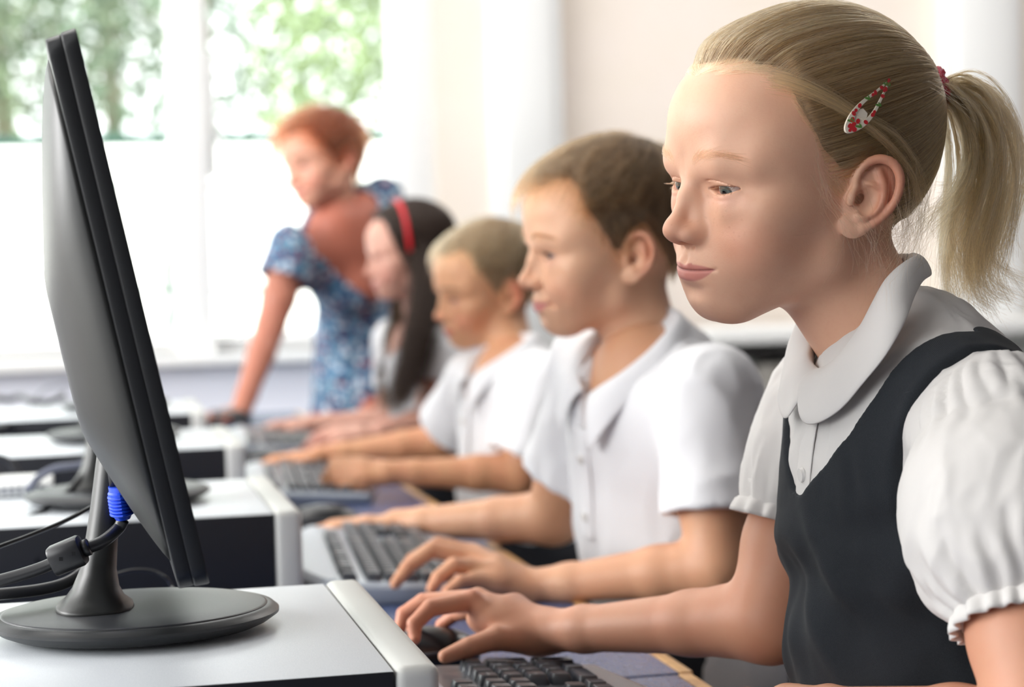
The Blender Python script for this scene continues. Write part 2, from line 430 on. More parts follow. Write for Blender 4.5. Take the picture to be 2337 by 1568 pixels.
def face_colors(p, o):
    """pigment of the skin: lips, cheeks, ears, brow tone; painted shade in nostrils and lip line; p in cm"""
    g = lambda k, d: o.get(k, d)
    base = np.array(g('skin', lin((226, 178, 150)))); lip = np.array(g('lip', lin((200, 108, 108)))); red = np.array(g('red', lin((214, 132, 112))))
    c = np.tile(base, (len(p), 1)); x = np.abs(p[:, 0]); y = p[:, 1]; z = p[:, 2]
    def mix(m, col, a):
        nonlocal c
        m = (m*a)[:, None]; c = c*(1-m)+np.array(col)*m
    G = lambda cx, cy, cz, r: np.exp(-(((x-cx)/r[0])**2+((y-cy)/r[1])**2+((z-cz)/r[2])**2))
    mix(vnoise(p*1.3)*.5+.5, red, .12); mix(np.clip(vnoise(p*6.), 0, 1), red, .08)
    mix(G(3.9, 6., -2.6, (2.0, 3, 1.7)), red, .5*g('blush', 1))
    mix(G(0, 9.9, -1.9, (1.3, 1.2, 1.0)), red, .35)
    mix(sstep(6.9, 7.6, x)*(y < 2)*(z > -4)*(z < 4), red, .55)
    mix(G(3.0, 7.6, .3, (1.5, 1, .5)), lin((214, 150, 140)), .3)
    sm = g('smile', 0.); mx = 2.35+.25*sm; mz = -4.45+.35*sm; pu = g('pout', 0.)
    t = np.clip(x/mx, 0, 1)
    zm = -4.47*(1-t**2)+mz*t**2
    up = zm+(.44-.09*np.cos(t*9)*(t < .35))*(1-t**3.2); dn = zm-.74*(1-t**3.2)
    m = sstep(-.06, .08, up-z)*sstep(-.06, .08, z-dn)*(y > 7.3)*(x < mx+.05)
    mix(m, lip, .85)
    mix(np.exp(-((z-zm)/.07)**2)*sstep(mx+.15, mx-.2, x)*(y > 7.2), np.array(lip)*.42, .6)  # shade painted into the crease between the lips
    mix(np.exp(-(((x-.6)/.3)**2+((y-9.1)/.5)**2+((z+2.5)/.25)**2)), lin((110, 50, 40)), .8)  # nostril hollows darkened by colour, painted shade
    # rims of the lids
    EC = ECY; zc = g('eyez', 1.0); op = g('open', (.42, .38)); xx = x-2.85; zz = z-(zc+.07*xx)
    upl = op[0]*(1-(np.abs(xx+.15)/1.32)**2.2)
    mix(np.exp(-((zz-upl-.02)/.09)**2)*(np.abs(xx) < 1.35)*(y > 6)*(zz > -.2), lin((120, 80, 66)), g('lash', .5))
    r = np.sqrt((x-EC[0])**2+(y-EC[1])**2+(z-EC[2])**2)
    mix(sstep(1.3, 1.2, r), lin((214, 140, 130)), .6)
    return np.clip(c, 0, 1)
def make_head_mesh(o, Rh, th, vox, sc=.01):
    """head in world units; returns the field in head cm for later use"""
    s = head_sdf(o); return s
def eyeball(name, parent, Rh, th, side, look, iris, sc=.01, o={}):
    """iris and pupil as part of the ball's material; look = direction in head frame"""
    key = 'eye_'+name
    if key not in MATS:
        m = bpy.data.materials.new('eye_material'); m.use_nodes = True; MATS[key] = m
        nt = m.node_tree; b = nt.nodes['Principled BSDF']; L = nt.links
        tc = nt.nodes.new('ShaderNodeTexCoord'); sx = nt.nodes.new('ShaderNodeSeparateXYZ'); L.new(tc.outputs['Object'], sx.inputs[0])
        a = nt.nodes.new('ShaderNodeMath'); a.operation = 'ARCTAN2'
        r2 = nt.nodes.new('ShaderNodeVectorMath'); r2.operation = 'LENGTH'
        cx = nt.nodes.new('ShaderNodeCombineXYZ'); L.new(sx.outputs['X'], cx.inputs['X']); L.new(sx.outputs['Z'], cx.inputs['Y']); L.new(cx.outputs[0], r2.inputs[0])
        L.new(r2.outputs['Value'], a.inputs[0]); L.new(sx.outputs['Y'], a.inputs[1])
        cr = nt.nodes.new('ShaderNodeValToRGB'); L.new(a.outputs[0], cr.inputs['Fac'])
        e = cr.color_ramp.elements
        dk = tuple(x*.35 for x in iris)
        stops = [(0, (.004, .004, .005)), (.17, (.004, .004, .005)), (.19, tuple(x*.6 for x in iris)), (.34, iris), (.47, dk), (.51, tuple(x*.6+.1 for x in iris)), (.55, (.56, .53, .51)), (1., (.5, .38, .35))]
        e[0].position = 0; e[0].color = (*stops[0][1], 1); e[1].position = 1; e[1].color = (*stops[-1][1], 1)
        for pz, cc in stops[1:-1]:
            q = e.new(pz); q.color = (*cc, 1)
        L.new(cr.outputs['Color'], b.inputs['Base Color']); b.inputs['Roughness'].default_value = .06; b.inputs['Specular IOR Level'].default_value = .6
    bm = bmesh.new(); bmesh.ops.create_uvsphere(bm, u_segments=32, v_segments=24, radius=1.2*sc)
    for v in bm.verts:                      # cornea bulge towards +y
        a = math.acos(max(-1, min(1, v.co.y/(1.2*sc))))
        v.co *= 1+.035*math.exp(-(a/.38)**2)
    ob = bm_obj('eye', bm, MATS[key], parent, smooth='all')
    look = A(*look); look /= np.linalg.norm(look); lx = np.cross(look, A(0, 0, 1)); lx /= np.linalg.norm(lx); lz = np.cross(lx, look)
    Rl = np.stack([lx*(-1 if np.linalg.det(Rh) < 0 else 1), look, lz], 1); M = Matrix((Rh @ Rl).tolist()).to_4x4()
    M.translation = Vector(Rh @ (ECY*A(side, 1, 1)*sc)+th)
    ob.matrix_world = M; return ob
# ---------------------------------------------------------------- bodies, in metres, room coordinates
def nrm(v): v = np.array(v, float); return v/np.linalg.norm(v)
FING = [((9.2, 2.7, .1), (4.2, 2.5, 2.0), (.98, .84, .76, .62), 6), ((9.5, .7, .35), (4.7, 2.9, 2.1), (1.0, .86, .78, .64), 1),
        ((9.0, -1.3, .15), (4.3, 2.7, 2.1), (.96, .82, .74, .6), -5), ((8.1, -3.0, -.3), (3.3, 2.0, 1.8), (.85, .72, .64, .53), -12)]
def hand(s, O, f, b, side, sc, flex, spread=1., thumb=None, joints=None, k=.006):
    """f: finger direction, b: back of the hand, side: +1 when the thumb is at f x b (right hand palm down: thumb to the left)"""
    f = nrm(f); b = nrm(np.array(b)-np.dot(b, f)*f); t = np.cross(b, f)*side; O = np.array(O, float)
    T = lambda v: O+(f*v[0]+t*v[1]+b*v[2])*sc*.01
    c = sc*.01
    J = joints or {}
    kn = []
    for i, (kp, sl, rr, sp) in enumerate(FING):
        if i in J: pts = [np.array(x, float) for x in J[i]]
        else:
            fl = flex[i] if isinstance(flex[0], (tuple, list)) else flex
            a = 0.; p = T(kp); pts = [p]; az = math.radians(sp*spread)
            for L_, fa in zip(sl, fl):
                a += math.radians(fa)
                d = f*math.cos(a)*math.cos(az)+t*math.cos(a)*math.sin(az)-b*math.sin(a)
                p = p+d*L_*c; pts.append(p)
        kn.append(pts)
        s.chain([T((.3, kp[1]*.42, -.1)), T((4.5, kp[1]*.75, kp[2]+.1)), pts[0]], [1.3*c, 1.15*c, rr[0]*1.12*c], k=.008*sc)
    s.ell(T((5, 0, -.7)), (3.4*c, 3.4*c, 1.5*c), k=.008*sc)
    for i, pts in enumerate(kn):
        rr = FING[i][2]
        s.chain(pts, [rr[0]*1.04*c, rr[1]*1.08*c, rr[2]*1.04*c, rr[3]*c], k=.0035*sc, k2=.0012)
        # knuckle lift and nail
        d = nrm(pts[3]-pts[2]); nb = nrm(b-np.dot(b, d)*d)
        s.ell(pts[3]+nb*rr[3]*.62*c, (rr[3]*.62*c,)*3, k=.001)
    th = thumb if (thumb is not None) else [(4.6, 4.2, -1.2), (7.2, 5.3, -1.4), (9.6, 5.9, -1.3)]
    tp = [x if isinstance(x, np.ndarray) else T(x) for x in th]
    s.chain([T((.9, 1.6, -.5)), tp[0]], [1.55*c, 1.3*c], k=.009*sc)
    s.chain(tp, [1.22*c, 1.0*c, .72*c], k=.004*sc, k2=.0015)
    return kn, tp
def limb(s, a, e, w, r, k=.01, mid=None):
    """upper arm, elbow, forearm, wrist; r = (shoulder, above elbow, elbow, forearm belly, wrist)"""
    a, e, w = (np.array(x, float) for x in (a, e, w))
    s.chain([a, a*.35+e*.65, e, e*.68+w*.32, w*.8+e*.2, w], [r[0], r[1], r[2], r[3], r[4]*1.04, r[4]], k=k, k2=.009)
class Torso:
    """frame at the middle of the shoulders, left / forward / up"""
    def __init__(s, sl, sr, hip, fwd, sc=1.):
        sl = np.array(sl, float); sr = np.array(sr, float); s.o = (sl+sr)/2
        s.up = nrm(s.o-np.array(hip)); l = sl-sr; s.W = np.linalg.norm(l)/2*100/sc
        s.l = nrm(l-l.dot(s.up)*s.up); s.f = np.cross(s.l, s.up); s.sc = sc*.01
        s.R = np.stack([s.l, s.f, s.up], 1); s.sl = sl; s.sr = sr
    def loc(s, p): return (np.asarray(p)-s.o) @ s.R/s.sc
    def wld(s, q): return s.o+np.asarray(q) @ s.R.T*s.sc
    def sdf(s, g=0., female=0., loose=0., L=34., belly=0.):
        """torso, in its own centimetres, grown by g"""
        W = s.W; t = SDF(cap=4.)
        t.ell((0, -.2, -8), (W*.82+g, 7.8+g, 12+g))
        t.chain([(-W+.8, -.3, -.9), (0, -1.2, .2), (W-.8, -.3, -.9)], [3.7+g, 4.4+g, 3.7+g], k=5., k2=2.)
        t.cone((0, -1.6, 0), (0, -.4, 2.2), 5.2+g, 4.5+g, k=2.5)
        t.ell((0, .2+belly*.3, -19), (W*.76+g+loose, 7.4+g+loose+belly, 10+g), k=4.)
        t.ell((0, -.5, -L+4), (W*.88+g+loose, 8.6+g+loose, 9+g), k=4.)
        if female: t.ell((5.2, 5.2, -10.5), (4.6*female+g, 4.4*female+g, 4.6*female+g), k=3., mir=True)
        return t
def sleeve(s, a, e, frac, r0, r1, th=.35, k=.02, puff=0., flare=0.):
    """cloth tube round the upper arm in metres, open at the cuff"""
    a = np.array(a, float); e = np.array(e, float); d = nrm(e-a); L = np.linalg.norm(e-a)*frac
    def fn(p):
        q = p-a; h = q @ d; t = np.clip(h/L, 0, 1)
        rad = np.sqrt(np.maximum((q*q).sum(1)-h*h, 0)+np.maximum(-h, 0)**2)
        r = r0+(r1-r0)*t+puff*np.sin(np.pi*np.clip(t*1.02, 0, 1))**.7
        out = rad-r
        inn = rad-(r-th*.01)
        out = np.maximum(out, h-L)
        return np.where(h > L*.55, np.maximum(out, -inn), out)
    s.add(fn, a+d*L/2, L/2+max(r0, r1)+puff+.01, k)
    return s
def build(parts):
    """[(sdf, h, lo, hi)] -> joined verts, quads, index ranges"""
    V = []; Q = []; n = 0; rg = []
    for f, h, lo, hi in parts:
        v, q = nets(f, lo, hi, h); v = relax(v, q, 1, .5)
        V.append(v); Q.append(q+n); rg.append((n, n+len(v))); n += len(v)
    return np.concatenate(V), np.concatenate(Q), rg
def skin_simple(p, o, sc=100.):
    base = np.array(o.get('arm', o.get('skin', lin((226, 178, 150))))); red = np.array(o.get('red', lin((214, 132, 112))))*.92
    m = (.10+.12*vnoise(p*sc*.5)+.06*np.clip(vnoise(p*sc*3.), 0, 1))[:, None]
    return base*(1-m)+red*m
def tint(col, p, centers, rad, red, a=.35):
    for c in centers:
        m = (a*np.exp(-((p-c)**2).sum(1)/rad**2))[:, None]; col = col*(1-m)+np.array(red)*m
    return col
SKIN = lambda: mat('skin', attr='Col', rough=.48, sss=.12, sssr=(.012, .005, .003), spec=.4, bump=(900, .12, .0006))
def hits(f, px, py, d0=.8, d1=1.8, it=80):
    """where the line of sight meets a field (metres)"""
    o = CAMP; v = P(px, py, 1.)-o; t = d0
    for _ in range(it):
        d = float(f(np.array([o+v*t]))[0]); t += max(min(d, .03), -.03)*.8
        if abs(d) < 2e-5: break
    return o+v*t
# ---------------------------------------------------------------- hair
def hairmat(name, c0, c1, rough=.35):
    if name in MATS: return MATS[name]
    m = bpy.data.materials.new(name); m.use_nodes = True; MATS[name] = m; nt = m.node_tree
    out = nt.nodes['Material Output']; nt.nodes.remove(nt.nodes['Principled BSDF'])
    h = nt.nodes.new('ShaderNodeBsdfHairPrincipled'); h.parametrization = 'COLOR'
    inf = nt.nodes.new('ShaderNodeHairInfo'); mx = nt.nodes.new('ShaderNodeMix'); mx.data_type = 'RGBA'
    mx.inputs['A'].default_value = (*c0, 1); mx.inputs['B'].default_value = (*c1, 1)
    nt.links.new(inf.outputs['Random'], mx.inputs['Factor']); nt.links.new(mx.outputs['Result'], h.inputs['Color'])
    h.inputs['Roughness'].default_value = rough; h.inputs['Radial Roughness'].default_value = .5; h.inputs['IOR'].default_value = 1.5
    nt.links.new(h.outputs[0], out.inputs['Surface']); return m
def hairline(tab):
    az = np.radians([t[0] for t in tab]); el = np.radians([t[1] for t in tab])
    def H(p):
        a = np.arctan2(np.abs(p[:, 0]), p[:, 1]); r = np.linalg.norm(p-A(0, 0, 3), axis=1)
        e = np.arctan2(p[:, 2]-3, np.hypot(p[:, 0], p[:, 1]))
        return (e-np.interp(a, az, el))*r+.28*vnoise(p*1.1+31)+.12*vnoise(p*3.)          # ~cm above the hairline
    return H
def skull_sdf(o):
    s = SDF(cap=20.); g = lambda k, d: o.get(k, d)
    s.ell((0, -1.0, 4.0), (7.0, 8.9, 7.9))
    s.ell((0, 3.4, 5.1), (5.8, 5.25+g('fore', 0), 4.9), k=1.8)
    s.ell((0, 4.9, 4.8), (4.5, 3.85+g('fore', 0), 3.9), k=1.8)
    s.ell((0, 3.3, -.4), (5.5, 4.7, 5.4), k=1.6)
    nx = g('neck', [(0, -1.2, -3.0), (0, -3.6, -12.)]); s.cone(nx[0], nx[1], 5.0*g('nw', .86), 4.6*g('nw', .86), k=2.)
    return s
def hair_cap(name, o, Rh, th, sc, H, off, m, parent, vox=.18, lump=.12, freq=1.2, bump=None, zmin=-9):
    S = skull_sdf(o)
    def f(p):
        hh = H(p); t = off(p) if callable(off) else off
        d = S(p)-t*sstep(-.2, 1.6, hh)-lump*vnoise(p*freq)*sstep(.5, 2, hh)
        return np.maximum(d, -hh*.7-.1)
    v, q = nets(f, (-9.5, -12, zmin), (9.5, 11.5, 14.5), vox); v = relax(v, q, 2, .5)
    me = mesh_np(name, v*sc*.01 @ Rh.T+th, q[:, ::-1]); return link(name, me, m, parent)
def grow(S, p, dirf, L, k, lift, jit=.0, r=None):
    """strands that follow a direction field over the skull (cm); lift(t, p) = height over the skin"""
    r = r or rng; n = len(p); out = np.zeros((n, k, 3)); out[:, 0] = p+grad(S, p, .05)*(np.broadcast_to(lift(0., p), (n,))*.9)[:, None]
    ph = r.normal(size=(n, 3)); L = np.broadcast_to(L, (n,))
    for i in range(1, k):
        t = i/(k-1); g = grad(S, p, .05); d = dirf(p, t)
        d = d-(d*g).sum(1)[:, None]*g; d /= np.linalg.norm(d, axis=1)[:, None]+1e-9
        d = d+jit*(ph*.6+r.normal(size=(n, 3))*.4); d /= np.linalg.norm(d, axis=1)[:, None]
        p = p+d*(L/(k-1))[:, None]
        g = grad(S, p, .05); dd = S(p)-lift(t, p); p = p-g*np.where(dd < 0, dd, dd*.6)[:, None]
        out[:, i] = p
    return out
def scalp_points(S, H, n, hmin=0., r=None, wf=None):
    r = r or rng; pts = []
    while sum(len(x) for x in pts) < n:
        d = r.normal(size=(n*2, 3)); d /= np.linalg.norm(d, axis=1)[:, None]
        p = A(0, 0, 3)+d*9.
        for _ in range(6): p = p-grad(S, p, .05)*S(p)[:, None]
        h = H(p); keep = h > hmin
        if wf is not None: keep &= r.random(len(p)) < wf(p, h)
        pts.append(p[keep])
    return np.concatenate(pts)[:n]
def toW(x, Rh, th, sc): return x*sc*.01 @ Rh.T+th
def brows(o, Rh, th, sc, S, m, parent, n=160, z0=2.3, r=.00006):
    rr = np.random.default_rng(5); st = []
    for sd in (1, -1):
        t = rr.random(n); x = 1.15+t*3.3; z = z0+.75*np.sin(t*2.2)-.28*t+rr.normal(size=n)*(.22-.12*t)
        p = np.stack([x*sd, np.full(n, 9.), z], 1)
        for _ in range(30): p[:, 1] -= S(p)*.7
        d = np.stack([(.7+.5*t)*sd, -.45-.3*t, .75-1.1*t], 1)+rr.normal(size=(n, 3))*.15
        k = 5; o_ = np.zeros((n, k, 3)); L = .75
        for i in range(k):
            q = p+d*L*i/(k-1); q[:, 1] += .0
            dd = S(q)-.05-.04*i/(k-1); g = grad(S, q, .04); q = q-g*dd[:, None]; o_[:, i] = q
        st.append(o_)
    st = np.concatenate(st); return hair_obj('eyebrows', toW(st, Rh, th, sc), r, m, parent)
def lashes(o, Rh, th, sc, m, parent, r=.00007, n=70, L=.8):
    rr = np.random.default_rng(6); st = []; op = o.get('open', (.42, .38)); zc = o.get('eyez', 1.0)
    for sd in (1, -1):
        for up in (1, 0):
            nn = n if up else n//2; x = rr.uniform(-1.0, 1.3, nn)
            z = zc+.07*x+(op[0]*(1-(np.abs(x+.15)/1.32)**2.2) if up else -op[1]*(1-(np.abs(x-.15)/1.32)**2.2))
            q = np.stack([x, np.zeros(nn), z-ECY[2]], 1); q[:, 1] = np.sqrt(np.maximum(1.36**2-q[:, 0]**2-q[:, 2]**2, .1)); q += ECY
            ll = L*(1 if up else .5)*rr.uniform(.7, 1.1, nn); k = 6; o_ = np.zeros((nn, k, 3)); fan = x*.35+.15
            for i in range(k):
                t = i/(k-1); o_[:, i] = q+np.stack([fan*t*ll, t*ll*.9, ll*((-.75*t+.62*t*t) if up else -.5*t)], 1)
            o_ += rr.normal(size=(nn, 1, 3))*.015; o_[:, :, 0] *= sd; st.append(o_)
    return hair_obj('eyelashes', toW(np.concatenate(st), Rh, th, sc), r, m, parent)
# ---------------------------------------------------------------- the girl in front
def loft_np(rows):
    rows = np.array(rows); m, n = rows.shape[:2]
    i, j = np.meshgrid(np.arange(m-1), np.arange(n-1), indexing='ij'); a = i*n+j
    return rows.reshape(-1, 3), np.stack([a, a+1, a+n+1, a+n], -1).reshape(-1, 4)
def resamp(pts, n):
    p = smooth_pts(pts, 12); s = np.r_[0, np.cumsum(np.linalg.norm(np.diff(p, axis=0), axis=1))]
    t = np.linspace(0, s[-1], n); return np.stack([np.interp(t, s, p[:, i]) for i in range(3)], 1)
def main_island(v, q):
    lab = np.arange(len(v))
    while True:
        m = lab[q].min(1); new = lab.copy()
        for k in range(4): np.minimum.at(new, q[:, k], m)
        new = new[new]
        if (new == lab).all(): break
        lab = new
    u, c = np.unique(lab, return_counts=True); keep = lab == u[c.argmax()]
    idx = np.cumsum(keep)-1; qq = q[keep[q[:, 0]]]; return v[keep], idx[qq]
def sheet(name, rows, m, parent, th=.0012, sub=1):
    v, q = loft_np(rows); me = mesh_np(name, v, q); o = link(name, me, m, parent)
    md = o.modifiers.new('thick', 'SOLIDIFY'); md.thickness = th; md.offset = 0
    if sub: ms = o.modifiers.new('soft', 'SUBSURF'); ms.levels = sub; ms.render_levels = sub
    return o
def bump_cloth(v, q, amp, freq, stretch=(1, 1, 1), R=None, seed=0., ridge=True, mask=None):
    me = bpy.data.meshes.new('tmp')
    n = np.zeros_like(v); f = np.cross(v[q[:, 2]]-v[q[:, 0]], v[q[:, 3]]-v[q[:, 1]])
    for k in range(4):
        for i in range(3): n[:, i] += np.bincount(q[:, k], f[:, i], minlength=len(v))
    n /= np.linalg.norm(n, axis=1)[:, None]+1e-12; bpy.data.meshes.remove(me)
    p = v @ R if R is not None else v
    p = p*freq*np.array(stretch)+seed
    w = vnoise(p+1.3*vnoise(p*.5+7)[:, None]); w = (1-2*np.abs(w)) if ridge else w
    w2 = vnoise(p*2.3+3)*.35
    a = amp*(w+w2); a = a if mask is None else a*mask(v)
    return v+n*a[:, None]
WHITE = lambda: mat('white_cotton', col=(.71, .685, .66), rough=.85, sheen=.15, sss=.06, sssr=(.004, .004, .004), bump=(1600, .08, .0004))
SKY = lin((232, 190, 162))
G = {}
def girl():
    Rh = np.array([[.22080674, -.97476295, -.03288746], [-.97051724, -.21625363, -.10644553], [-.09664712, -.05542173, .9937745]])
    th = A(.48170169, 1.27185223, 1.06219188)
    o = dict(smile=.39, arm=lin((212, 156, 126)), open=(.17, .37), skin=lin((231, 182, 152)), red=lin((206, 124, 98)), lip=lin((196, 118, 110)))
    root = empty('person', (.56, 1.25, 0), 0, 'girl with blond ponytail in grey pinafore and white puff sleeve blouse, hand on mouse', 'person')
    root.location = (0, 0, 0)
    sl = A(.55, 1.12, .918); sr = A(.545, 1.385, .925); hip = A(.57, 1.26, .60)
    T = Torso(sl, sr, hip, None); G['T'] = T
    nb = (T.wld((0, -1.8, -2))-th) @ Rh*100
    o['neck'] = [(0, -1.2, -3.), tuple(nb)]
    hs = head_sdf(o); lo, hi = hs.bounds(); lo[2] = nb[2]
    v0, q0 = nets(hs, lo, hi, .07); v0 = relax(v0, q0, 1, .5); c0 = face_colors(v0, o)
    # freckles on the nose and cheeks
    fr = np.random.default_rng(11); 
    for _ in range(60):
        c = A(fr.uniform(-4.5, 4.5), 0, fr.normal(-.8, .8)); m = .22*np.exp(-(((v0[:, 0]-c[0])**2+(v0[:, 2]-c[2])**2)/.055**2))*(v0[:, 1] > 6)
        c0 = c0*(1-m[:, None])+np.array(lin((170, 110, 84)))*m[:, None]
    v0 = v0*.01 @ Rh.T+th; q0 = q0[:, ::-1]
    s = SDF()
    T_ = T.sdf(0); s.sub(T_, T.R, T.o, T.sc)
    relb = P(1756, 1412, 1.46); rwr = P(1240, 1441, 1.605)
    s.cone(sr+A(0, .005, -.02), sr*.6+P(1756, 1412, 1.46)*.4, .031, .029, k=.02)
    lelb = P(2395, 1700, 1.12); lwr = A(.462, 1.26, .711)
    s.cone(sl+A(0, -.005, -.02), sl*.6+lelb*.4, .033, .031, k=.02)
    body = (s, .0035, sr-.3, sl+.3)
    lo1 = np.minimum(np.minimum(sl, hip), lelb)-A(.16, .06, .08); hi1 = np.maximum(sr, lelb)+A(.12, .06, .02)
    # right forearm and hand, fine
    s2 = SDF()
    limb(s2, sr+A(0, .005, -.02), relb, rwr, (.035, .034, .0325, .0240, .0172), k=.012)
    J = {0: [P(1078, 1370, 1.612), P(982, 1388, 1.600), P(946, 1424, 1.592), P(946, 1458, 1.588)],
         1: [P(1092, 1366, 1.632), P(966, 1374, 1.645), P(922, 1402, 1.645), P(912, 1436, 1.64)],
         2: [P(1104, 1374, 1.652), P(990, 1384, 1.68), P(950, 1410, 1.685), P(938, 1440, 1.68)],
         3: [P(1120, 1392, 1.670), P(1040, 1402, 1.705), P(1008, 1426, 1.71), P(998, 1450, 1.705)]}
    ff = P(1085, 1372, 1.63)-rwr
    hand(s2, rwr, ff, A(-.35, -.1, 1), 1, .8, None, joints=J, thumb=[P(1134, 1456, 1.585), P(1068, 1478, 1.572), P(1016, 1498, 1.565)])
    s2.chain([rwr, P(1120, 1410, 1.62)], [.0175, .014], k=.012)
    # left hand on the keys, mostly below the frame
    s3 = SDF(); limb(s3, sl+A(0, -.005, -.02), lelb, lwr, (.038, .036, .032, .028, .019), k=.012)
    hand(s3, lwr, A(-.6, .55, -.05), A(0, 0, 1), -1, .8, [(15, 40, 25)]*4)
    W0 = lambda *p: (np.min(p, 0), np.max(p, 0))
    lo2, hi2 = W0(sr, relb, rwr, P(900, 1440, 1.7), P(1000, 1500, 1.56)); lo2 -= .035; hi2 += .045; hi2[2] -= .06
    lo3, hi3 = W0(sl, lelb, lwr, lwr+A(-.1, .12, 0)); lo3 -= .035; hi3 += .045
    parts = [(s, .0036, lo1, hi1), (s2, .0012, lo2, hi2), (s3, .0022, lo3, hi3)]
    v1, q1, rg = build(parts)
    c1 = skin_simple(v1, o)
    c1 = tint(c1, v1, [x for k in J for x in J[k][1:]]+[P(1078, 1356, 1.61), relb+A(.02, -.02, -.02)], .012, o['red'], .4)
    v = np.concatenate([v0, v1]); q = np.concatenate([q0, q1+len(v0)]); c = np.concatenate([c0, c1])
    link('body', mesh_np('body', v, q, col=np.clip(c, 0, 1)), SKIN(), root)
    for sd in (1, -1): eyeball('g1', root, Rh, th, sd, (.20, 1, -.40), lin((92, 102, 98)))
    # ---------------- blouse
    W = T.W
    b = SDF(); b.sub(T.sdf(.45), T.R, T.o, T.sc)
    cut = A(0, -1.2, 4.9)
    b.add(lambda p: (T.loc(p)[:, 2]-(7.4-.6*T.loc(p)[:, 1]))*.01, T.o, 1, k=0, mode='i') # open at the neck
    b.add(lambda p: np.minimum(-6-T.loc(p)[:, 2], 20-np.abs(T.loc(p)[:, 0]))*.01, T.o, 1, k=0, mode='i')
    d = nrm(lelb-sl)
    sleeve(b, sl+A(.0, -.004, -.012), lelb, .60, .046, .040, k=.02, puff=.024, th=.9)
    sleeve(b, sr+A(.0, .0, -.012), relb, .54, .040, .042, k=.02, puff=.008, th=.9)
    lo4, hi4 = lo1-.03, hi1+A(.04, .05, .03); lo4[2] = .60
    v, q = nets(b, lo4, hi4, .0024); v = relax(v, q, 1, .5)
    def sl_mask(a, e, fr, r):
        a = np.array(a); dd = nrm(e-a); L = np.linalg.norm(e-a)*fr
        def m(p):
            h = (p-a) @ dd; rad = np.linalg.norm(p-a-np.outer(h, dd), axis=1)
            return sstep(r+.03, r, rad)*sstep(-.05, .0, h), h/L
        return m
    mN = sl_mask(sl, lelb, .60, .075); mF = sl_mask(sr, relb, .54, .07)
    # gathers run along the arm near seam and cuff
    def gather(v, q, a, e, mk, amp, nf):
        dd = nrm(e-a); u = nrm(np.cross(dd, A(0, 1, .2))); w = np.cross(dd, u); r = v-a; h = r @ dd
        ang = np.arctan2(r @ w, r @ u); m, t = mk(v)
        k = sstep(.55, .98, t)+.75*sstep(.35, -.1, t)
        wv = np.sin(ang*nf+3*vnoise(v*30))*.6+vnoise(np.stack([ang*nf*.4, h*12, h*0], 1)+5)
        rad = r-np.outer(h, dd); rad /= np.linalg.norm(rad, axis=1)[:, None]+1e-9
        return v+rad*(amp*wv*k*m)[:, None]
    v = gather(v, q, sl, lelb, mN, .0034, 17); v = gather(v, q, sr, relb, mF, .0014, 14)
    v = bump_cloth(v, q, .0022, 26, (1, 1, .45), T.R); v = bump_cloth(v, q, .0007, 80, (1, 1, .4), T.R, 5.)
    bl = link('blouse', mesh_np('blouse', v, q), WHITE(), root)
    # cuff ruffles
    for a, e, fr, r, nm, nf in ((sl, lelb, .595, .0435, 'cuff', 22), (sr, relb, .535, .0445, 'cuff', 18)):
        dd = nrm(e-a); L = np.linalg.norm(e-a)*fr; u = nrm(np.cross(dd, A(0, 1, .2))); w = np.cross(dd, u); rows = []
        for i, (h, rr, wv) in enumerate([(-.012, 0, .0), (-.006, -.001, .0006), (-.002, -.0022, .0004), (.001, -.0024, .0004), (.004, .0002, .0012), (.010, .001, .0022), (.013, .0008, .0026)]):
            ph = np.linspace(0, 2*math.pi, 161); k = 1+0*ph
            rd = r+rr+wv*np.sin(ph*nf+np.sin(ph*3)*2)+.0006*np.sin(ph*7)
            rows.append(a+dd*(L+h)+np.outer(rd*np.cos(ph), u)+np.outer(rd*np.sin(ph), w))
        sheet(nm, rows, WHITE(), bl, .0016, 0)
    # ---------------- pinafore
    PG = mat('grey_twill', col=lin((52, 57, 62)), rough=.9, sheen=.04, spec=.25)
    if 'twill' not in MATS:
        MATS['twill'] = 1; nt = PG.node_tree; bb = nt.nodes['Principled BSDF']; tc = nt.nodes.new('ShaderNodeTexCoord')
        mp = nt.nodes.new('ShaderNodeMapping'); mp.inputs['Rotation'].default_value = (0, math.radians(35), 0); nt.links.new(tc.outputs['Object'], mp.inputs['Vector'])
        wv = nt.nodes.new('ShaderNodeTexWave'); wv.bands_direction = 'Z'; wv.inputs['Scale'].default_value = 700; wv.inputs['Distortion'].default_value = 1.2; wv.inputs['Detail'].default_value = 1; nt.links.new(mp.outputs[0], wv.inputs['Vector'])
        ns = nt.nodes.new('ShaderNodeTexNoise'); ns.inputs['Scale'].default_value = 1500; nt.links.new(tc.outputs['Object'], ns.inputs['Vector'])
        rp = nt.nodes.new('ShaderNodeValToRGB'); rp.color_ramp.elements[0].color = (*lin((20, 22, 26)), 1); rp.color_ramp.elements[1].color = (*lin((46, 50, 55)), 1)
        mx = nt.nodes.new('ShaderNodeMath'); mx.operation = 'MULTIPLY_ADD'; mx.inputs[1].default_value = .55; nt.links.new(wv.outputs['Fac'], mx.inputs[0]); nt.links.new(ns.outputs['Fac'], mx.inputs[2])
        ml = nt.nodes.new('ShaderNodeMath'); ml.operation = 'MULTIPLY'; ml.inputs[1].default_value = .8; nt.links.new(mx.outputs[0], ml.inputs[0])
        nt.links.new(ml.outputs[0], rp.inputs['Fac']); nt.links.new(rp.outputs['Color'], bb.inputs['Base Color'])
        bp = nt.nodes.new('ShaderNodeBump'); bp.inputs['Distance'].default_value = .0003; bp.inputs['Strength'].default_value = .5; nt.links.new(mx.outputs[0], bp.inputs['Height']); nt.links.new(bp.outputs[0], bb.inputs['Normal'])
    pf = SDF(); ts = T.sdf(1.0, L=36)
    pf.sub(ts, T.R, T.o, T.sc)
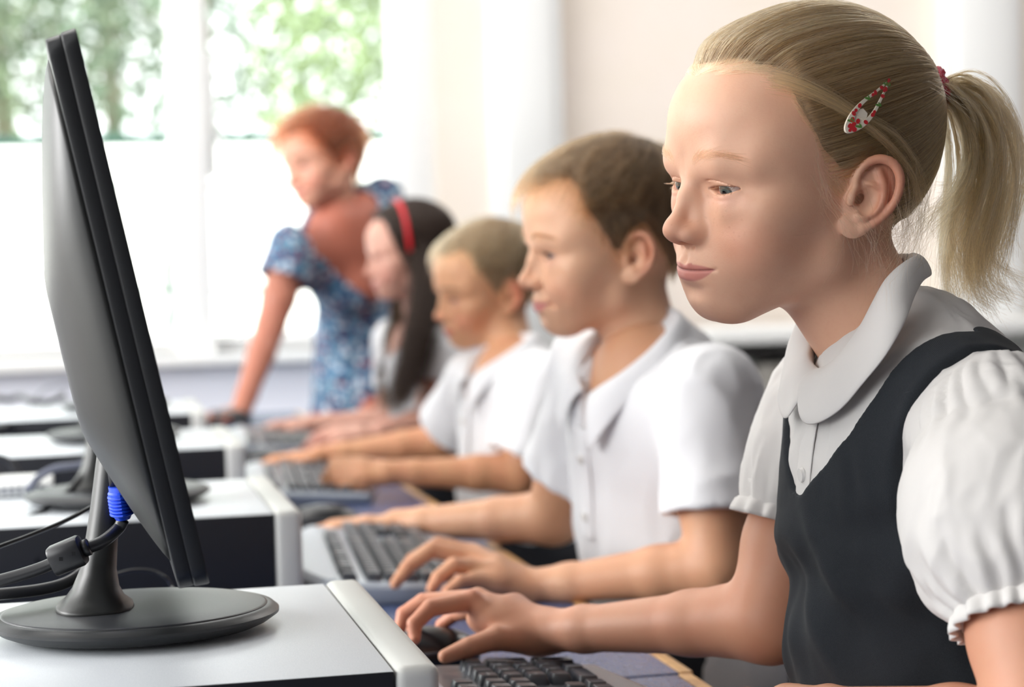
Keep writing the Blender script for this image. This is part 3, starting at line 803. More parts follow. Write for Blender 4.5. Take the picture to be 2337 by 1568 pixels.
    zi = [-6.2, -5.4, -1.4, 1.4, 4., 5.7, 8.]; xi = [-3, .9, 5.2, 6.9, 7.6, 7.6, 7.6]
    zo = [-14, -11.5, -9.5, -7.7, -6.3, -2.9, .2, 2.4, 3.3, 8]; xo = [30, 12.2, 10.9, 9.9, 9.2, 9.3, 10.2, 10.6, 10.8, 10.6]
    def region(p):
        l = T.loc(p); x = np.abs(l[:, 0]); z = l[:, 2]; y = l[:, 1]
        ins = np.interp(z, zi, xi)-x                       # >0 inside the neck opening
        bk = np.interp(z, [0, 2, 4, 5.7, 8], [-3, 3, 5.5, 7.4, 7.4])-x
        ins = np.where(y > -2, ins, bk)
        ou = x-np.interp(z, zo, xo)
        return np.maximum(ins, ou)*.01*.8
    pf.add(region, T.o, 1, mode='i')
    pf.add(lambda p: .0-(T.loc(p)[:, 2]+37)*.01, T.o, 1, mode='i')
    v, q = nets(pf, lo1-.03, hi1+A(.04, .03, .03), .0017); v, q = main_island(v, q); v = relax(v, q, 2, .5); vs = relax(v, q, 14, .5); w_ = np.exp(-(region(v)/.004)**2)[:, None]; v = v*(1-w_)+vs*w_
    l = T.loc(v); msk = lambda vv: sstep(-3, -12, T.loc(vv)[:, 2])*.9+.1
    v = bump_cloth(v, q, .0065, 13, (1, 1, 1.5), T.R, 2., False, msk); v = bump_cloth(v, q, .0012, 40, (1, 1, .6), T.R, 9., False)
    l = T.loc(v); dsp = np.zeros(len(v))
    for (x0, z0), (x1, z1), amp, wd in (((1.2, -6), (9, -15), .30, .9), ((-.5, -8.5), (7, -20), .34, 1.1), ((-2, -13), (5, -26), .4, 1.3), ((3, -21.5), (11, -20), -.55, 1.6), ((2, -24.5), (11, -23.5), .5, 1.3), ((6.5, -10), (10.5, -17), -.3, 1.0), ((8, -6), (6.5, -1), .12, .8), ((-4, -10), (-3, -20), .25, 1.)):
        a = A(x0, z0); b_ = A(x1, z1)-a; p2 = l[:, [0, 2]]-a; t_ = np.clip(p2 @ b_/b_.dot(b_), 0, 1); dd = np.linalg.norm(p2-t_[:, None]*b_, axis=1)
        dsp += amp*np.exp(-(dd/wd)**2)*np.sin(np.pi*np.clip(t_*.9+.08, 0, 1))*(l[:, 1] > 0)
    v = v+T.f*(dsp*.015)[:, None]
    link('pinafore', mesh_np('pinafore', v, q), PG, root)
    # ---------------- collar
    a0 = T.loc(np.array([0, -1.2, -3.])*.01 @ Rh.T+th); a1 = A(0, -1.8, -2)
    def ring(z, ph, r):
        c = a1+(a0-a1)*((z-a1[2])/(a0[2]-a1[2])); return (r*math.sin(math.radians(ph)), c[1]-r*math.cos(math.radians(ph)), z)
    inner = [ring(z, ph, r) for z, ph, r in ((9.6, 0, 4.6), (9.6, 30, 4.6), (9.4, 60, 4.65), (8.6, 85, 4.7), (7.2, 105, 4.7), (5.8, 122, 4.8), (4.6, 138, 5.), (3.7, 152, 5.2), (3.1, 164, 5.4), (2.7, 174, 5.5), (2.5, 181, 5.5))]
    outer = [(0, -1.8, 8.6), (2.9, -1.4, 8.4), (4.7, .2, 8.1), (6.2, 1.6, 7.2), (7.6, 3.0, 5.8), (8.1, 4.6, 4.0), (7.1, 5.9, 2.2), (5.6, 6.9, .6), (3.6, 7.8, -.5), (1.6, 8.1, -.7), (.1, 7.9, .1), (-.6, 7.3, 1.5)]
    io = resamp(outer, 34); ii = resamp(inner, 34)
    ib = ii+A(0, 0, -1.4)*1.0; ib[:, :2] *= 1.03
    for sd in (1, -1):
        rows = []
        for a, w in ((0, None), (.5, None)):
            pass
        rows.append(ii*.99+A(0, 0, -1.6)); rows.append(ii*1.0+A(0, 0, -.5))
        for t in np.linspace(0, 1, 9):
            r = ii*(1-t)+io*t; out = r.copy(); out[:, 2] = 0; nn = out/(np.linalg.norm(out, axis=1)[:, None]+1e-9)
            r = r+nn*(.3*math.sin(math.pi*t**.8))+A(0, 0, .35*math.sin(math.pi*t**.6))
            rows.append(r)
        rows = np.array(rows); wv = vnoise(rows.reshape(-1, 3)*.55+(11 if sd > 0 else 4)).reshape(rows.shape[:2]); n2 = rows.copy(); n2[..., 2] = 2; n2 /= np.linalg.norm(n2, axis=2)[..., None]
        rows = rows+n2*(wv*.18)[..., None]; rows[-1] -= n2[-1]*.1
        rows = rows*A(sd, 1, 1)
        if sd < 0: rows[..., 0] = rows[..., 0]-.15
        rows = T.wld(rows); sheet('collar', rows, WHITE(), bl, .0016)
    # ---------------- placket and button
    pl = []
    tsb = T.sdf(.75)
    for x in (-1.35, -1.3, 1.25, 1.3):
        row = []
        for z in np.linspace(2.2, -6.6, 20):
            y = 9.
            for _ in range(30): y -= float(tsb(A(x, y, z)[None])[0])*.7
            row.append((x+.4, y-(0. if abs(x) < 1.28 else .25)*(abs(x) != 1.3), z))
        pl.append(T.wld(row))
    sheet('placket', pl, WHITE(), bl, .001)
    for z in (-4.3,):
        y = 9.
        for _ in range(30): y -= float(tsb(A(.5, y, z)[None])[0])*.7
        bm = bmesh.new(); bmesh.ops.create_cone(bm, cap_ends=True, segments=24, radius1=.0052, radius2=.0046, depth=.0022)
        nrmv = Vector(T.f); bmesh.ops.transform(bm, matrix=Matrix.Translation(Vector(T.wld((.45, y+.1, z)))) @ nrmv.to_track_quat('Z', 'Y').to_matrix().to_4x4(), verts=bm.verts)
        bm_obj('button', bm, mat('button_pearl', col=(.8, .78, .75), rough=.25), bl, smooth=True)
    # skirt over the lap and legs
    sk = SDF(); hipc = T.wld((0, -1, -33))
    for sd in (1, -1):
        h0 = T.wld((6.5*sd, 0, -34)); kn = h0+A(-.34, 0, .0); ft = kn+A(.03, 0, -.36)
        sk.cone(h0, kn, .085, .065, k=.03)
    v, q = nets(sk, hipc-A(.5, .25, .2), hipc+A(.15, .25, .2), .007); v = bump_cloth(v, q, .004, 12)
    link('skirt', mesh_np('skirt', v, q), PG, root)
    G.update(Rh=Rh, th=th, o=o, root=root, blouse=bl)
    return root
def girl_hair():
    Rh, th, o, root = G['Rh'], G['th'], G['o'], G['root']
    rr = np.random.default_rng(21)
    S = skull_sdf(o)
    H = hairline([(0, 37), (15, 39), (30, 40), (50, 38), (59, 20), (64, 5), (70, -10), (80, -17), (88, -15), (96, -4), (108, -6), (118, -26), (135, -38), (160, -42), (180, -43)])
    tie = A(.6, -10.3, 6.6)
    off = lambda p: .25+.55*sstep(2, 9, p[:, 2])+.2*sstep(0, -8, p[:, 1])
    HB = mat('hair_base', col=lin((118, 92, 64)), rough=.75)
    cap = hair_cap('hair', o, Rh, th, 1., H, lambda p: off(p)*.7*sstep(.2, 2.6, H(p))-.03, HB, root, vox=.16, lump=.03)
    HM = hairmat('blond_hair', lin((112, 80, 50)), lin((204, 164, 114)))
    HL = hairmat('light_hair', lin((176, 138, 94)), lin((222, 190, 144)))
    def toT(p, t):
        d = tie-p; d /= np.linalg.norm(d, axis=1)[:, None]
        back = A(0, -1, .35)[None]; w = sstep(6, -3, p[:, 1])[:, None]*.0
        return d+.25*back*(1-w)
    pts = scalp_points(S, H, 12000, -.05, rr, lambda p, h: np.clip(np.where(p[:, 2] < -3, .5, 1)*np.where(h < 2.6, 1., .34), 0, 1)*(np.linalg.norm(p-tie, axis=1) > 2.2))
    Ls = np.linalg.norm(pts-tie, axis=1)*1.08
    lay = rr.random(len(pts))
    base = off(pts)
    def lift(t, p): 
        return off(p)*sstep(-.2, 1.6, H(p))*.93+.02+(.02+.2*lay)*np.clip(sstep(0, .12, t), 0, 1)+.07*np.sin(lay*80+t*9)*(t > .1)
    k = 16
    st = grow(S, pts, toT, Ls, k, lift, .012, rr)
    # the last steps run into the tie
    for i in range(k):
        t = i/(k-1); w = np.clip((t-.75)/.25, 0, 1)**1.5
        tgt = tie+(st[:, 0]-A(0, 0, 4))*.055
        st[:, i] = st[:, i]*(1-w)+tgt*w
    # neighbouring strands gather in locks
    key = np.floor(np.arctan2(pts[:, 2]-tie[2], pts[:, 0])*16).astype(int)
    for u in np.unique(key):
        m = np.flatnonzero(key == u)
        if len(m) > 3: st[m, :, 2] += (rr.normal()*.06*np.sin(np.linspace(0, math.pi, k)))[None]
    hair_obj('hair_strands', toW(st, Rh, th, 1.), .00009, HM, cap, tip=.8)
    # fine hairs along the hairline
    n = 3200; hp = scalp_points(S, lambda p: .5-np.abs(H(p)), n, 0, rr, lambda p, h: (p[:, 2] > -2)*np.where(p[:, 1] > 0, 1, .1))
    def fdir(p, t):
        w = sstep(7.5, 6.5, p[:, 2])[:, None]
        a = np.stack([np.sign(p[:, 0])*.9, -.7+0*p[:, 0], -.25+0*p[:, 0]], 1); b = np.stack([0*p[:, 0], -.45+0*p[:, 0], -1+0*p[:, 0]], 1)
        return (a*(1-w)+b*w)+(tie-p)*.05*t
    st = grow(S, hp, fdir, rr.uniform(.7, 2.4, n), 9, lambda t, p: .03+.16*t, .10, rr)
    hair_obj('baby_hairs', toW(st, Rh, th, 1.), .00005, HL, cap, tip=.3)
    # side wisps: before the ear, over the lobe and down the neck
    def guide(px, d): return np.array([P(x, y, d) for x, y in px])
    wis = []
    guides = [([(1862, 325), (1868, 380), (1880, 440), (1872, 500)], 1.265, 45, .003), ([(1880, 410), (1900, 460), (1935, 500), (1965, 525)], 1.255, 60, .004),
              ([(1900, 430), (1950, 495), (1990, 540), (2000, 600), (2002, 660)], 1.245, 46, .005), ([(1960, 500), (1990, 560), (2010, 610), (2018, 650), (2016, 700)], 1.245, 26, .005),
              ([(2040, 420), (2050, 500), (2040, 570), (2010, 640), (2000, 680)], 1.27, 60, .012), ([(2075, 470), (2075, 530), (2058, 580), (2030, 600)], 1.30, 220, .012),
              ([(2085, 400), (2085, 500), (2060, 570), (2035, 590)], 1.33, 260, .012), ([(1960, 490), (1940, 520), (1955, 580), (1950, 640)], 1.25, 10, .006),
              ([(1885, 470), (1910, 520), (1920, 570), (1905, 620)], 1.26, 14, .008)]
    def fill(g, n, sp, k=14, fan=1.2, amp=.0016):
        gg = resamp(g, k); t = np.linspace(0, 1, k)
        a = rr.normal(size=(n, 1, 3))*sp; b = rr.normal(size=(n, 1, 3))*sp*fan
        w = rr.normal(size=(n, 1, 3))*amp*np.sin(t*rr.uniform(2, 6, (n, 1))+rr.uniform(0, 6, (n, 1)))[..., None]
        return gg[None]+a*(1-t)[None, :, None]+b*(t**1.5)[None, :, None]+w*t[None, :, None]
    for px, d, n, sp in guides: wis.append(fill(guide(px, d), max(6, int(n*(.32 if n < 100 else .6))), sp))
    hair_obj('loose_hairs', np.concatenate(wis), .000045, HL, cap, tip=.3)
    # lock that passes under the clip
    L0 = [(1700, 175), (1790, 190), (1880, 225), (1965, 275), (2030, 330), (2080, 395), (2118, 460)]
    f = lambda p: S((p-th) @ Rh*100)/100
    lk = []
    for x, y in L0[:-1]:
        w = hits(lambda p: f(p)-.0105, x, y); lk.append(w)
    lk.append(lk[-1]+(P(2108, 450, 1.27)-P(2080, 395, 1.27))+A(.006, .02, -.004))
    lk2 = [p+A(0, 0, .004)+(P(10, -12, 1.25)-P(0, 0, 1.25))*(i > 3) for i, p in enumerate(lk)]
    a = np.concatenate([fill(np.array(lk), 110, .0032, 20, .5, .0012), fill(np.array(lk2), 70, .0026, 20, .5, .0012)])
    a = a[:, 2:]
    hair_obj('hair_lock', a, .00008, HM, cap, tip=.4)
    # ---------------- ponytail
    tw = tie*.01 @ Rh.T+th; dt = proj(tw)[2]
    ox, oy = proj(tw)[:2]
    gs = [([(2131, 212), (2190, 188), (2245, 212), (2288, 285), (2300, 360), (2290, 450), (2272, 530), (2262, 600), (2285, 650), (2320, 700)], 0., 1.0),
          ([(2131, 210), (2182, 196), (2232, 232), (2268, 300), (2276, 390), (2262, 480), (2240, 560), (2225, 620), (2255, 670), (2335, 692)], -.01, 1.),
          ([(2131, 212), (2172, 208), (2215, 250), (2245, 320), (2248, 400), (2225, 490), (2205, 570), (2215, 640), (2240, 690), (2262, 725)], -.014, 1.),
          ([(2131, 214), (2168, 218), (2205, 262), (2230, 330), (2222, 400), (2190, 460), (2150, 505), (2098, 552)], -.02, .5),
          ([(2131, 214), (2165, 226), (2196, 280), (2214, 350), (2212, 430), (2188, 520), (2172, 600), (2182, 670), (2192, 735)], .006, .7),
          ([(2129, 216), (2150, 252), (2160, 330), (2158, 420), (2150, 520), (2165, 600), (2172, 650), (2170, 715)], .012, .45),
          ([(2129, 216), (2160, 240), (2188, 300), (2200, 360), (2190, 400), (2150, 430), (2135, 445)], -.016, .25),
          ([(2131, 212), (2195, 196), (2250, 236), (2294, 320), (2298, 420), (2280, 500), (2258, 570), (2210, 640), (2150, 700)], .012, .5),
          ([(2131, 212), (2192, 198), (2240, 230), (2280, 310), (2284, 400), (2275, 520), (2262, 610), (2290, 640), (2325, 668), (2350, 690)], .004, .5)]
    k = 26; GL = [resamp([P(x, y, dt+dd*math.sin(math.pi*min(1, i/(len(px)-1)*1.2))) for i, (x, y) in enumerate(px)], k) for px, dd, w in gs]
    n = 2600; wts = np.array([g[2] for g in gs]); a = rr.choice(len(gs), n, p=wts/wts.sum()); near = {0: (1, 7, 8), 1: (0, 2, 8), 2: (1, 4), 3: (6, 4), 4: (2, 5), 5: (4,), 6: (3,), 7: (0, 2), 8: (0, 1)}
    t = np.linspace(0, 1, k); st = []
    # locks: each of about 110 locks has its own path, strands keep close to it
    for L_ in range(100):
        a = rr.choice(len(gs), p=wts/wts.sum()); b = rr.choice(near[a]); m = rr.random()*.5
        g = GL[a]*(1-m)+GL[b]*m
        offv = rr.normal(size=3)*A(.0045, .009, .004); cut = rr.uniform(.72, 1.) if a not in (3, 6) else rr.uniform(.85, 1)
        g = resamp(g[:max(6, int(k*cut))], k)
        env = np.clip(np.sin(np.pi*np.clip(t*.9+.0, 0, 1)), 0, 1)**.6
        g = g+offv*(env*1.2+.12)[:, None]+rr.normal(size=3)*.005*(t**2)[:, None]
        nn = rr.integers(16, 44); sp = rr.normal(size=(nn, 1, 3))*(.0009*(env+.15))[None, :, None]+rr.normal(size=(nn, 1, 3))*.0035*(t**4)[None, :, None]
        st.append(g[None]+sp)
    st = np.concatenate(st); tail = hair_obj('ponytail', st, .00009, HM, root, tip=.45)
    fl = []
    for g in (0, 1, 2, 8, 5): fl.append(fill(GL[g][::3], 16, .006, 20, 3.5, .006))
    for px, d, n_, sp in [([(2128, 205), (2150, 215), (2190, 238), (2240, 262)], 1.27, 10, .004), ([(2100, 160), (2120, 190), (2135, 215), (2110, 240)], dt-.01, 60, .008), ([(2120, 200), (2140, 240), (2150, 290), (2140, 330)], dt-.01, 50, .008)]: fl.append(fill(guide(px, d), n_, sp, 20))
    hair_obj('flyaway_hairs', np.concatenate(fl), .00004, HL, tail, tip=.3)
    # hair tie
    bm = bmesh.new(); tdir = nrm(GL[0][2]-tw)
    q = Vector(tdir).to_track_quat('Z', 'Y').to_matrix().to_4x4()
    for j, dz in enumerate((-.004, 0, .004)):
        ph = np.linspace(0, 2*math.pi, 40, endpoint=False); r0 = .0115
        rings = [[tuple((r0+.0028*math.cos(b))*A(math.cos(p_), math.sin(p_), 0)+A(0, 0, .0028*math.sin(b)+dz+.001*math.sin(p_*9))) for b in np.linspace(0, 2*math.pi, 8, endpoint=False)] for p_ in ph]
        vs = [[bm.verts.new(x) for x in r] for r in rings]
        for i in range(40):
            for b in range(8): bm.faces.new((vs[i][b], vs[(i+1) % 40][b], vs[(i+1) % 40][(b+1) % 8], vs[i][(b+1) % 8]))
    bmesh.ops.transform(bm, matrix=Matrix.Translation(Vector(tw+tdir*.006)) @ q, verts=bm.verts)
    ht = bm_obj('hair_tie', bm, mat('red_elastic', col=lin((226, 70, 92)), rough=.7, noise=(900, lin((235, 160, 175)), .5, .6)), root, smooth='all'); ht['label'] = 'red elastic hair tie'
    # ---------------- snap clip with cherries
    pc = hits(lambda p: f(p)-.0135, 1942, 288); pt = hits(lambda p: f(p)-.0135, 2020, 196); mid = hits(lambda p: f(p)-.0150, 1975, 247)
    ax = pt-pc; Lc = np.linalg.norm(ax)*1.28; u = nrm(ax); nv = nrm(np.cross(u, P(0, 0, 1)-P(1, 1, 1))); view = nrm(CAMP-mid)
    gn = nrm((grad(S, (mid-th)[None] @ Rh*100, .1)[0]) @ Rh.T); wv = nrm(np.cross(gn, u)); gn = np.cross(u, wv)*1.
    if gn.dot(view) < 0: gn = -gn
    N_ = 64; w0 = .0078
    def outline(k_, sh):                      # tear-drop: round wide end below, narrow above
        t_ = np.linspace(0, 2*math.pi, N_, endpoint=False); x = np.cos(t_)*.5; y = np.sin(t_)
        ww = w0*(.30+.70*sstep(.5, -.35, x))*1.
        return (x*Lc*k_+sh)[:, None]*u+(y*ww*(1 if k_ == 1 else .58))[:, None]*wv
    bend = lambda r: r+gn*(-(((r @ u)/Lc*2)**2)*.0035)[:, None]
    c0 = (pc+pt)/2+gn*.002
    ro = bend(outline(1, 0)); ri = bend(outline(.76, Lc*.04)); th_ = gn*.0012
    bm = bmesh.new()
    R_ = [ro*.985-th_*.2, ro, ro*.985+th_, ri*1.03+th_, ri, ri*1.03-th_*.2]
    vs = [[bm.verts.new(tuple(c0+x)) for x in r] for r in R_]
    for a_, b_ in zip(vs, vs[1:]+vs[:1]):
        for i in range(N_): j = (i+1) % N_; bm.faces.new((a_[i], a_[j], b_[j], b_[i]))
    # tongue at the wide end
    tg = [(-Lc*.34, .0042), (-Lc*.24, .0040), (-Lc*.15, .0034), (-Lc*.11, .0022)]
    tv = [[bm.verts.new(tuple(c0+bend((x*u+sgn*w_*wv)[None])[0]+th_*k_)) for sgn, k_ in ((-1, .6), (1, .6), (1, 0), (-1, 0))] for x, w_ in tg]
    for a_, b_ in zip(tv[:-1], tv[1:]):
        for i in range(4): j = (i+1) % 4; bm.faces.new((a_[i], a_[j], b_[j], b_[i]))
    bm.faces.new(tv[-1])
    CL = mat('clip_enamel', col=lin((236, 226, 208)), rough=.22, coat=.5)
    clip = bm_obj('hair_clip', bm, CL, root, smooth=True); clip['label'] = 'cream hair clip printed with red cherries'
    # cherries and leaves as printed patches lying on the clip
    red = mat('cherry_print', col=lin((205, 40, 48)), rough=.25, coat=.5); grn = mat('leaf_print', col=lin((92, 140, 62)), rough=.25, coat=.5)
    br = bmesh.new(); bg = bmesh.new(); r3 = np.random.default_rng(4)
    def patch(bm, x, y, rx, ry, ang):
        a_ = np.linspace(0, 2*math.pi, 14, endpoint=False); px = np.cos(a_)*rx; py = np.sin(a_)*ry; ca, sa = math.cos(ang), math.sin(ang)
        pp = np.outer(x+px*ca-py*sa, u)+np.outer(y+px*sa+py*ca, wv)
        pp = c0+bend(pp)+th_*1.12+gn*.00012; bm.faces.new([bm.verts.new(tuple(q_)) for q_ in pp])
    def rim(t_):                               # middle of the band
        a_ = 2*math.pi*t_; x = math.cos(a_)*.5; y = math.sin(a_); ww = w0*(.30+.70*float(sstep(.5, -.35, np.array(x))))
        return x*Lc*.85+Lc*.015, y*ww*.79
    for i, t_ in enumerate(np.linspace(0, 1, 17, endpoint=False)):
        x, y = rim(t_+.01)
        if i % 3 != 1: patch(br, x, y, .0017, .0013, i*1.3)
        else: patch(bg, x, y, .0024, .0008, i*2.1); patch(bg, x+.0015, y, .0015, .0005, i*1.1)
        if i % 3 == 0: patch(br, x+.0026*math.cos(i), y+.0004, .0013, .0011, 0)
    for x, y in ((-.41, .1), (-.40, -.38), (-.33, .35), (-.29, -.1), (-.36, -.02)): patch(br, x*Lc, y*w0, .0017, .0014, x*9)
    bm_obj('cherry_print', br, red, clip); bm_obj('leaf_print', bg, grn, clip)
    brows(o, Rh, th, 1., _facef(o), hairmat('brow_hair', lin((112, 80, 54)), lin((158, 120, 86))), root, n=210, z0=2.72, r=.00004)
    lashes(o, Rh, th, 1., hairmat('lash_hair', lin((78, 56, 40)), lin((120, 90, 64))), root, L=.6, r=.00005, n=60)
def _facef(o):
    s = head_sdf(o); s.cap = 20.; return s
# ---------------------------------------------------------------- the room and what stands on the desks
ZD = .676; ZP = .776
def room():
    WALL = mat('wall_paint', col=lin((240, 229, 216)), rough=.85, noise=(3., lin((243, 232, 223)), .35, .65), bump=(14, .25, .004))
    LAV = mat('dado_paint', col=lin((226, 228, 238)), rough=.8)
    TRIM = mat('white_gloss', col=lin((240, 241, 240)), rough=.45)
    FL = mat('floor_vinyl', col=lin((84, 80, 78)), rough=.5, noise=(8., lin((96, 92, 88)), .4, .6))
    CE = mat('ceiling_paint', col=(.62, .62, .62), rough=.9)
    st = dict(kind='structure')
    Y = 5.4; X0, X1 = -3.2, 3.6; Yb = -2.6; H = 2.9
    box_obj('floor', (X0-.1, Yb-.1, -.1), (X1+.1, Y+.25, 0), FL, **st)
    box_obj('ceiling', (X0-.1, Yb-.1, H), (X1+.1, Y+.25, H+.1), CE, **st)
    bm = bmesh.new(); wl, wr = -3.0, .99; sz = .80; top = 2.75
    add_box(bm, (X0, Y, sz), (wl, Y+.25, H)); add_box(bm, (wr, Y, sz), (X1, Y+.25, H)); add_box(bm, (wl, Y, top), (wr, Y+.25, H))
    o = bm_obj('wall_far', bm, WALL); o['kind'] = 'structure'
    box_obj('wall_far_lower', (X0, Y, 0), (X1, Y+.25, sz), LAV, **st)
    # pilasters on the far wall
    for i, (a, b) in enumerate(((1.135, 1.335), (2.48, 2.72))):
        bm = bmesh.new(); add_box(bm, (a, Y-.07, 0), (b, Y, H), .006); add_box(bm, (a+.03, Y-.085, 0), (b-.03, Y-.06, H), .006)
        o = bm_obj('trim_%d' % (i+1), bm, TRIM, smooth=True); o['kind'] = 'structure'
    box_obj('wall_right', (X1, Yb, 0), (X1+.1, Y, H), mat('fill_cut_grey', col=lin((104, 100, 104)), rough=.95), **st)  # unseen wall, made dark grey to cut fill light from the right
    box_obj('wall_rear', (X0, Yb-.1, 0), (X1, Yb, H), mat('fill_cut_grey', col=lin((104, 100, 104)), rough=.95), **st)  # same dark grey behind the camera, added to soak up bounce
    bm = bmesh.new(); add_box(bm, (X0-.1, Yb, 0), (X0, Y, .9)); add_box(bm, (X0-.1, Yb, 2.7), (X0, Y, H))
    for a, b in ((Yb, -2.2), (.9, 1.1), (4.6, Y)): add_box(bm, (X0-.1, a, .9), (X0, b, 2.7))
    o = bm_obj('wall_left', bm, WALL); o['kind'] = 'structure'
    # the window: frame, mullions, sill, glass
    FR = mat('window_white', col=lin((244, 244, 242)), rough=.4)
    w = empty('window_1', (0, 0, 0)); w['kind'] = 'structure'
    bm = bmesh.new()
    add_box(bm, (.875, Y+.02, sz), (wr, Y+.16, top), .008); add_box(bm, (wl, Y+.02, top-.09), (wr, Y+.16, top), .008); add_box(bm, (wl, Y+.05, sz), (wr, Y+.16, sz+.05), .008)
    for x in (-2.9, -1.92, -.83): add_box(bm, (x, Y+.04, sz), (x+.1, Y+.16, top), .008)
    bm_obj('window_frame', bm, FR, w, smooth=True)
    bm = bmesh.new()
    add_box(bm, (.262, Y-.01, sz), (.362, Y+.16, top), .01); add_box(bm, (.355, Y+.02, 1.28), (.385, Y+.10, 1.62), .01)
    bm_obj('mullion', bm, FR, w, smooth=True)
    bm = bmesh.new(); tube(bm, smooth_pts([(.385, Y+.0, 1.40), (.392, Y-.03, 1.38), (.395, Y-.035, 1.33), (.394, Y-.03, 1.28)]), .008, 10)
    bm_obj('handle', bm, mat('brushed_steel', col=(.6, .6, .6), rough=.3, metal=1), w, smooth='all')
    bm = bmesh.new(); add_box(bm, (wl-.05, Y-.07, sz-.03), (wr+.02, Y+.16, sz), .006); bm_obj('window_sill', bm, FR, w, smooth=True)
    if 'glass' not in MATS:
        m = bpy.data.materials.new('glass'); m.use_nodes = True; MATS['glass'] = m; nt = m.node_tree; nt.nodes.remove(nt.nodes['Principled BSDF'])
        g = nt.nodes.new('ShaderNodeBsdfGlossy'); g.inputs['Roughness'].default_value = .02; t = nt.nodes.new('ShaderNodeBsdfTransparent'); t.inputs[0].default_value = (.97, .985, .975, 1)
        mx = nt.nodes.new('ShaderNodeMixShader'); mx.inputs[0].default_value = .05; nt.links.new(t.outputs[0], mx.inputs[1]); nt.links.new(g.outputs[0], mx.inputs[2]); nt.links.new(mx.outputs[0], nt.nodes['Material Output'].inputs[0])
    box_obj('glass_pane', (wl, Y+.095, sz), (wr-.1, Y+.10, top), MATS['glass'], w)
    # low white cupboard with books by the far wall, far right
    c = empty('cupboard', (2.2, 5.1, 0), 0, 'low white cupboard against the cream far wall behind the children', 'cupboard')
    c.location = (0, 0, 0)
    bm = bmesh.new(); add_box(bm, (1.62, 4.95, .79), (3.2, 5.33, .83), .005); bm_obj('worktop', bm, TRIM, c, smooth=True)
    bm = bmesh.new()
    for x in (1.64, 2.16, 2.68, 3.16): add_box(bm, (x, 4.97, 0), (x+.022, 5.33, .79))
    add_box(bm, (1.64, 5.31, 0), (3.18, 5.33, .79)); add_box(bm, (1.64, 4.97, .05), (3.18, 5.33, .07)); add_box(bm, (1.64, 4.97, .52), (3.18, 5.33, .54)); bm_obj('carcass', bm, TRIM, c)
    r = np.random.default_rng(8); x = 1.69; cols = [(58, 62, 64), (120, 124, 120), (200, 196, 188), (74, 86, 104), (168, 166, 160), (46, 50, 54), (214, 210, 204)]; i = 0
    names = ['dark grey', 'mid grey', 'off-white', 'slate blue', 'pale grey', 'near-black', 'cream']
    posn = ['', 'second ', 'third ', 'fourth ', 'fifth ', 'sixth ', 'seventh ', 'eighth ', 'ninth ', 'tenth ', 'eleventh ']
    while x < 2.14 and i < 9:
        wd = r.uniform(.03, .055); h = r.uniform(.17, .22); k = [0, 1, 2, 2, 5, 4, 3, 0, 6][i]
        bm = bmesh.new(); add_box(bm, (x, 5.02, .54), (x+wd, 5.24, .54+h), .004)
        b = bm_obj('binder', bm, mat('binder_%d' % k, col=lin(cols[k]), rough=.6), None, smooth=True)
        tag(b, '%s binder, %sfrom the left on the upper shelf of the low white cupboard' % (names[k], posn[i] or 'first '), 'binder', 'binders on the cupboard shelf'); x += wd+.006; i += 1
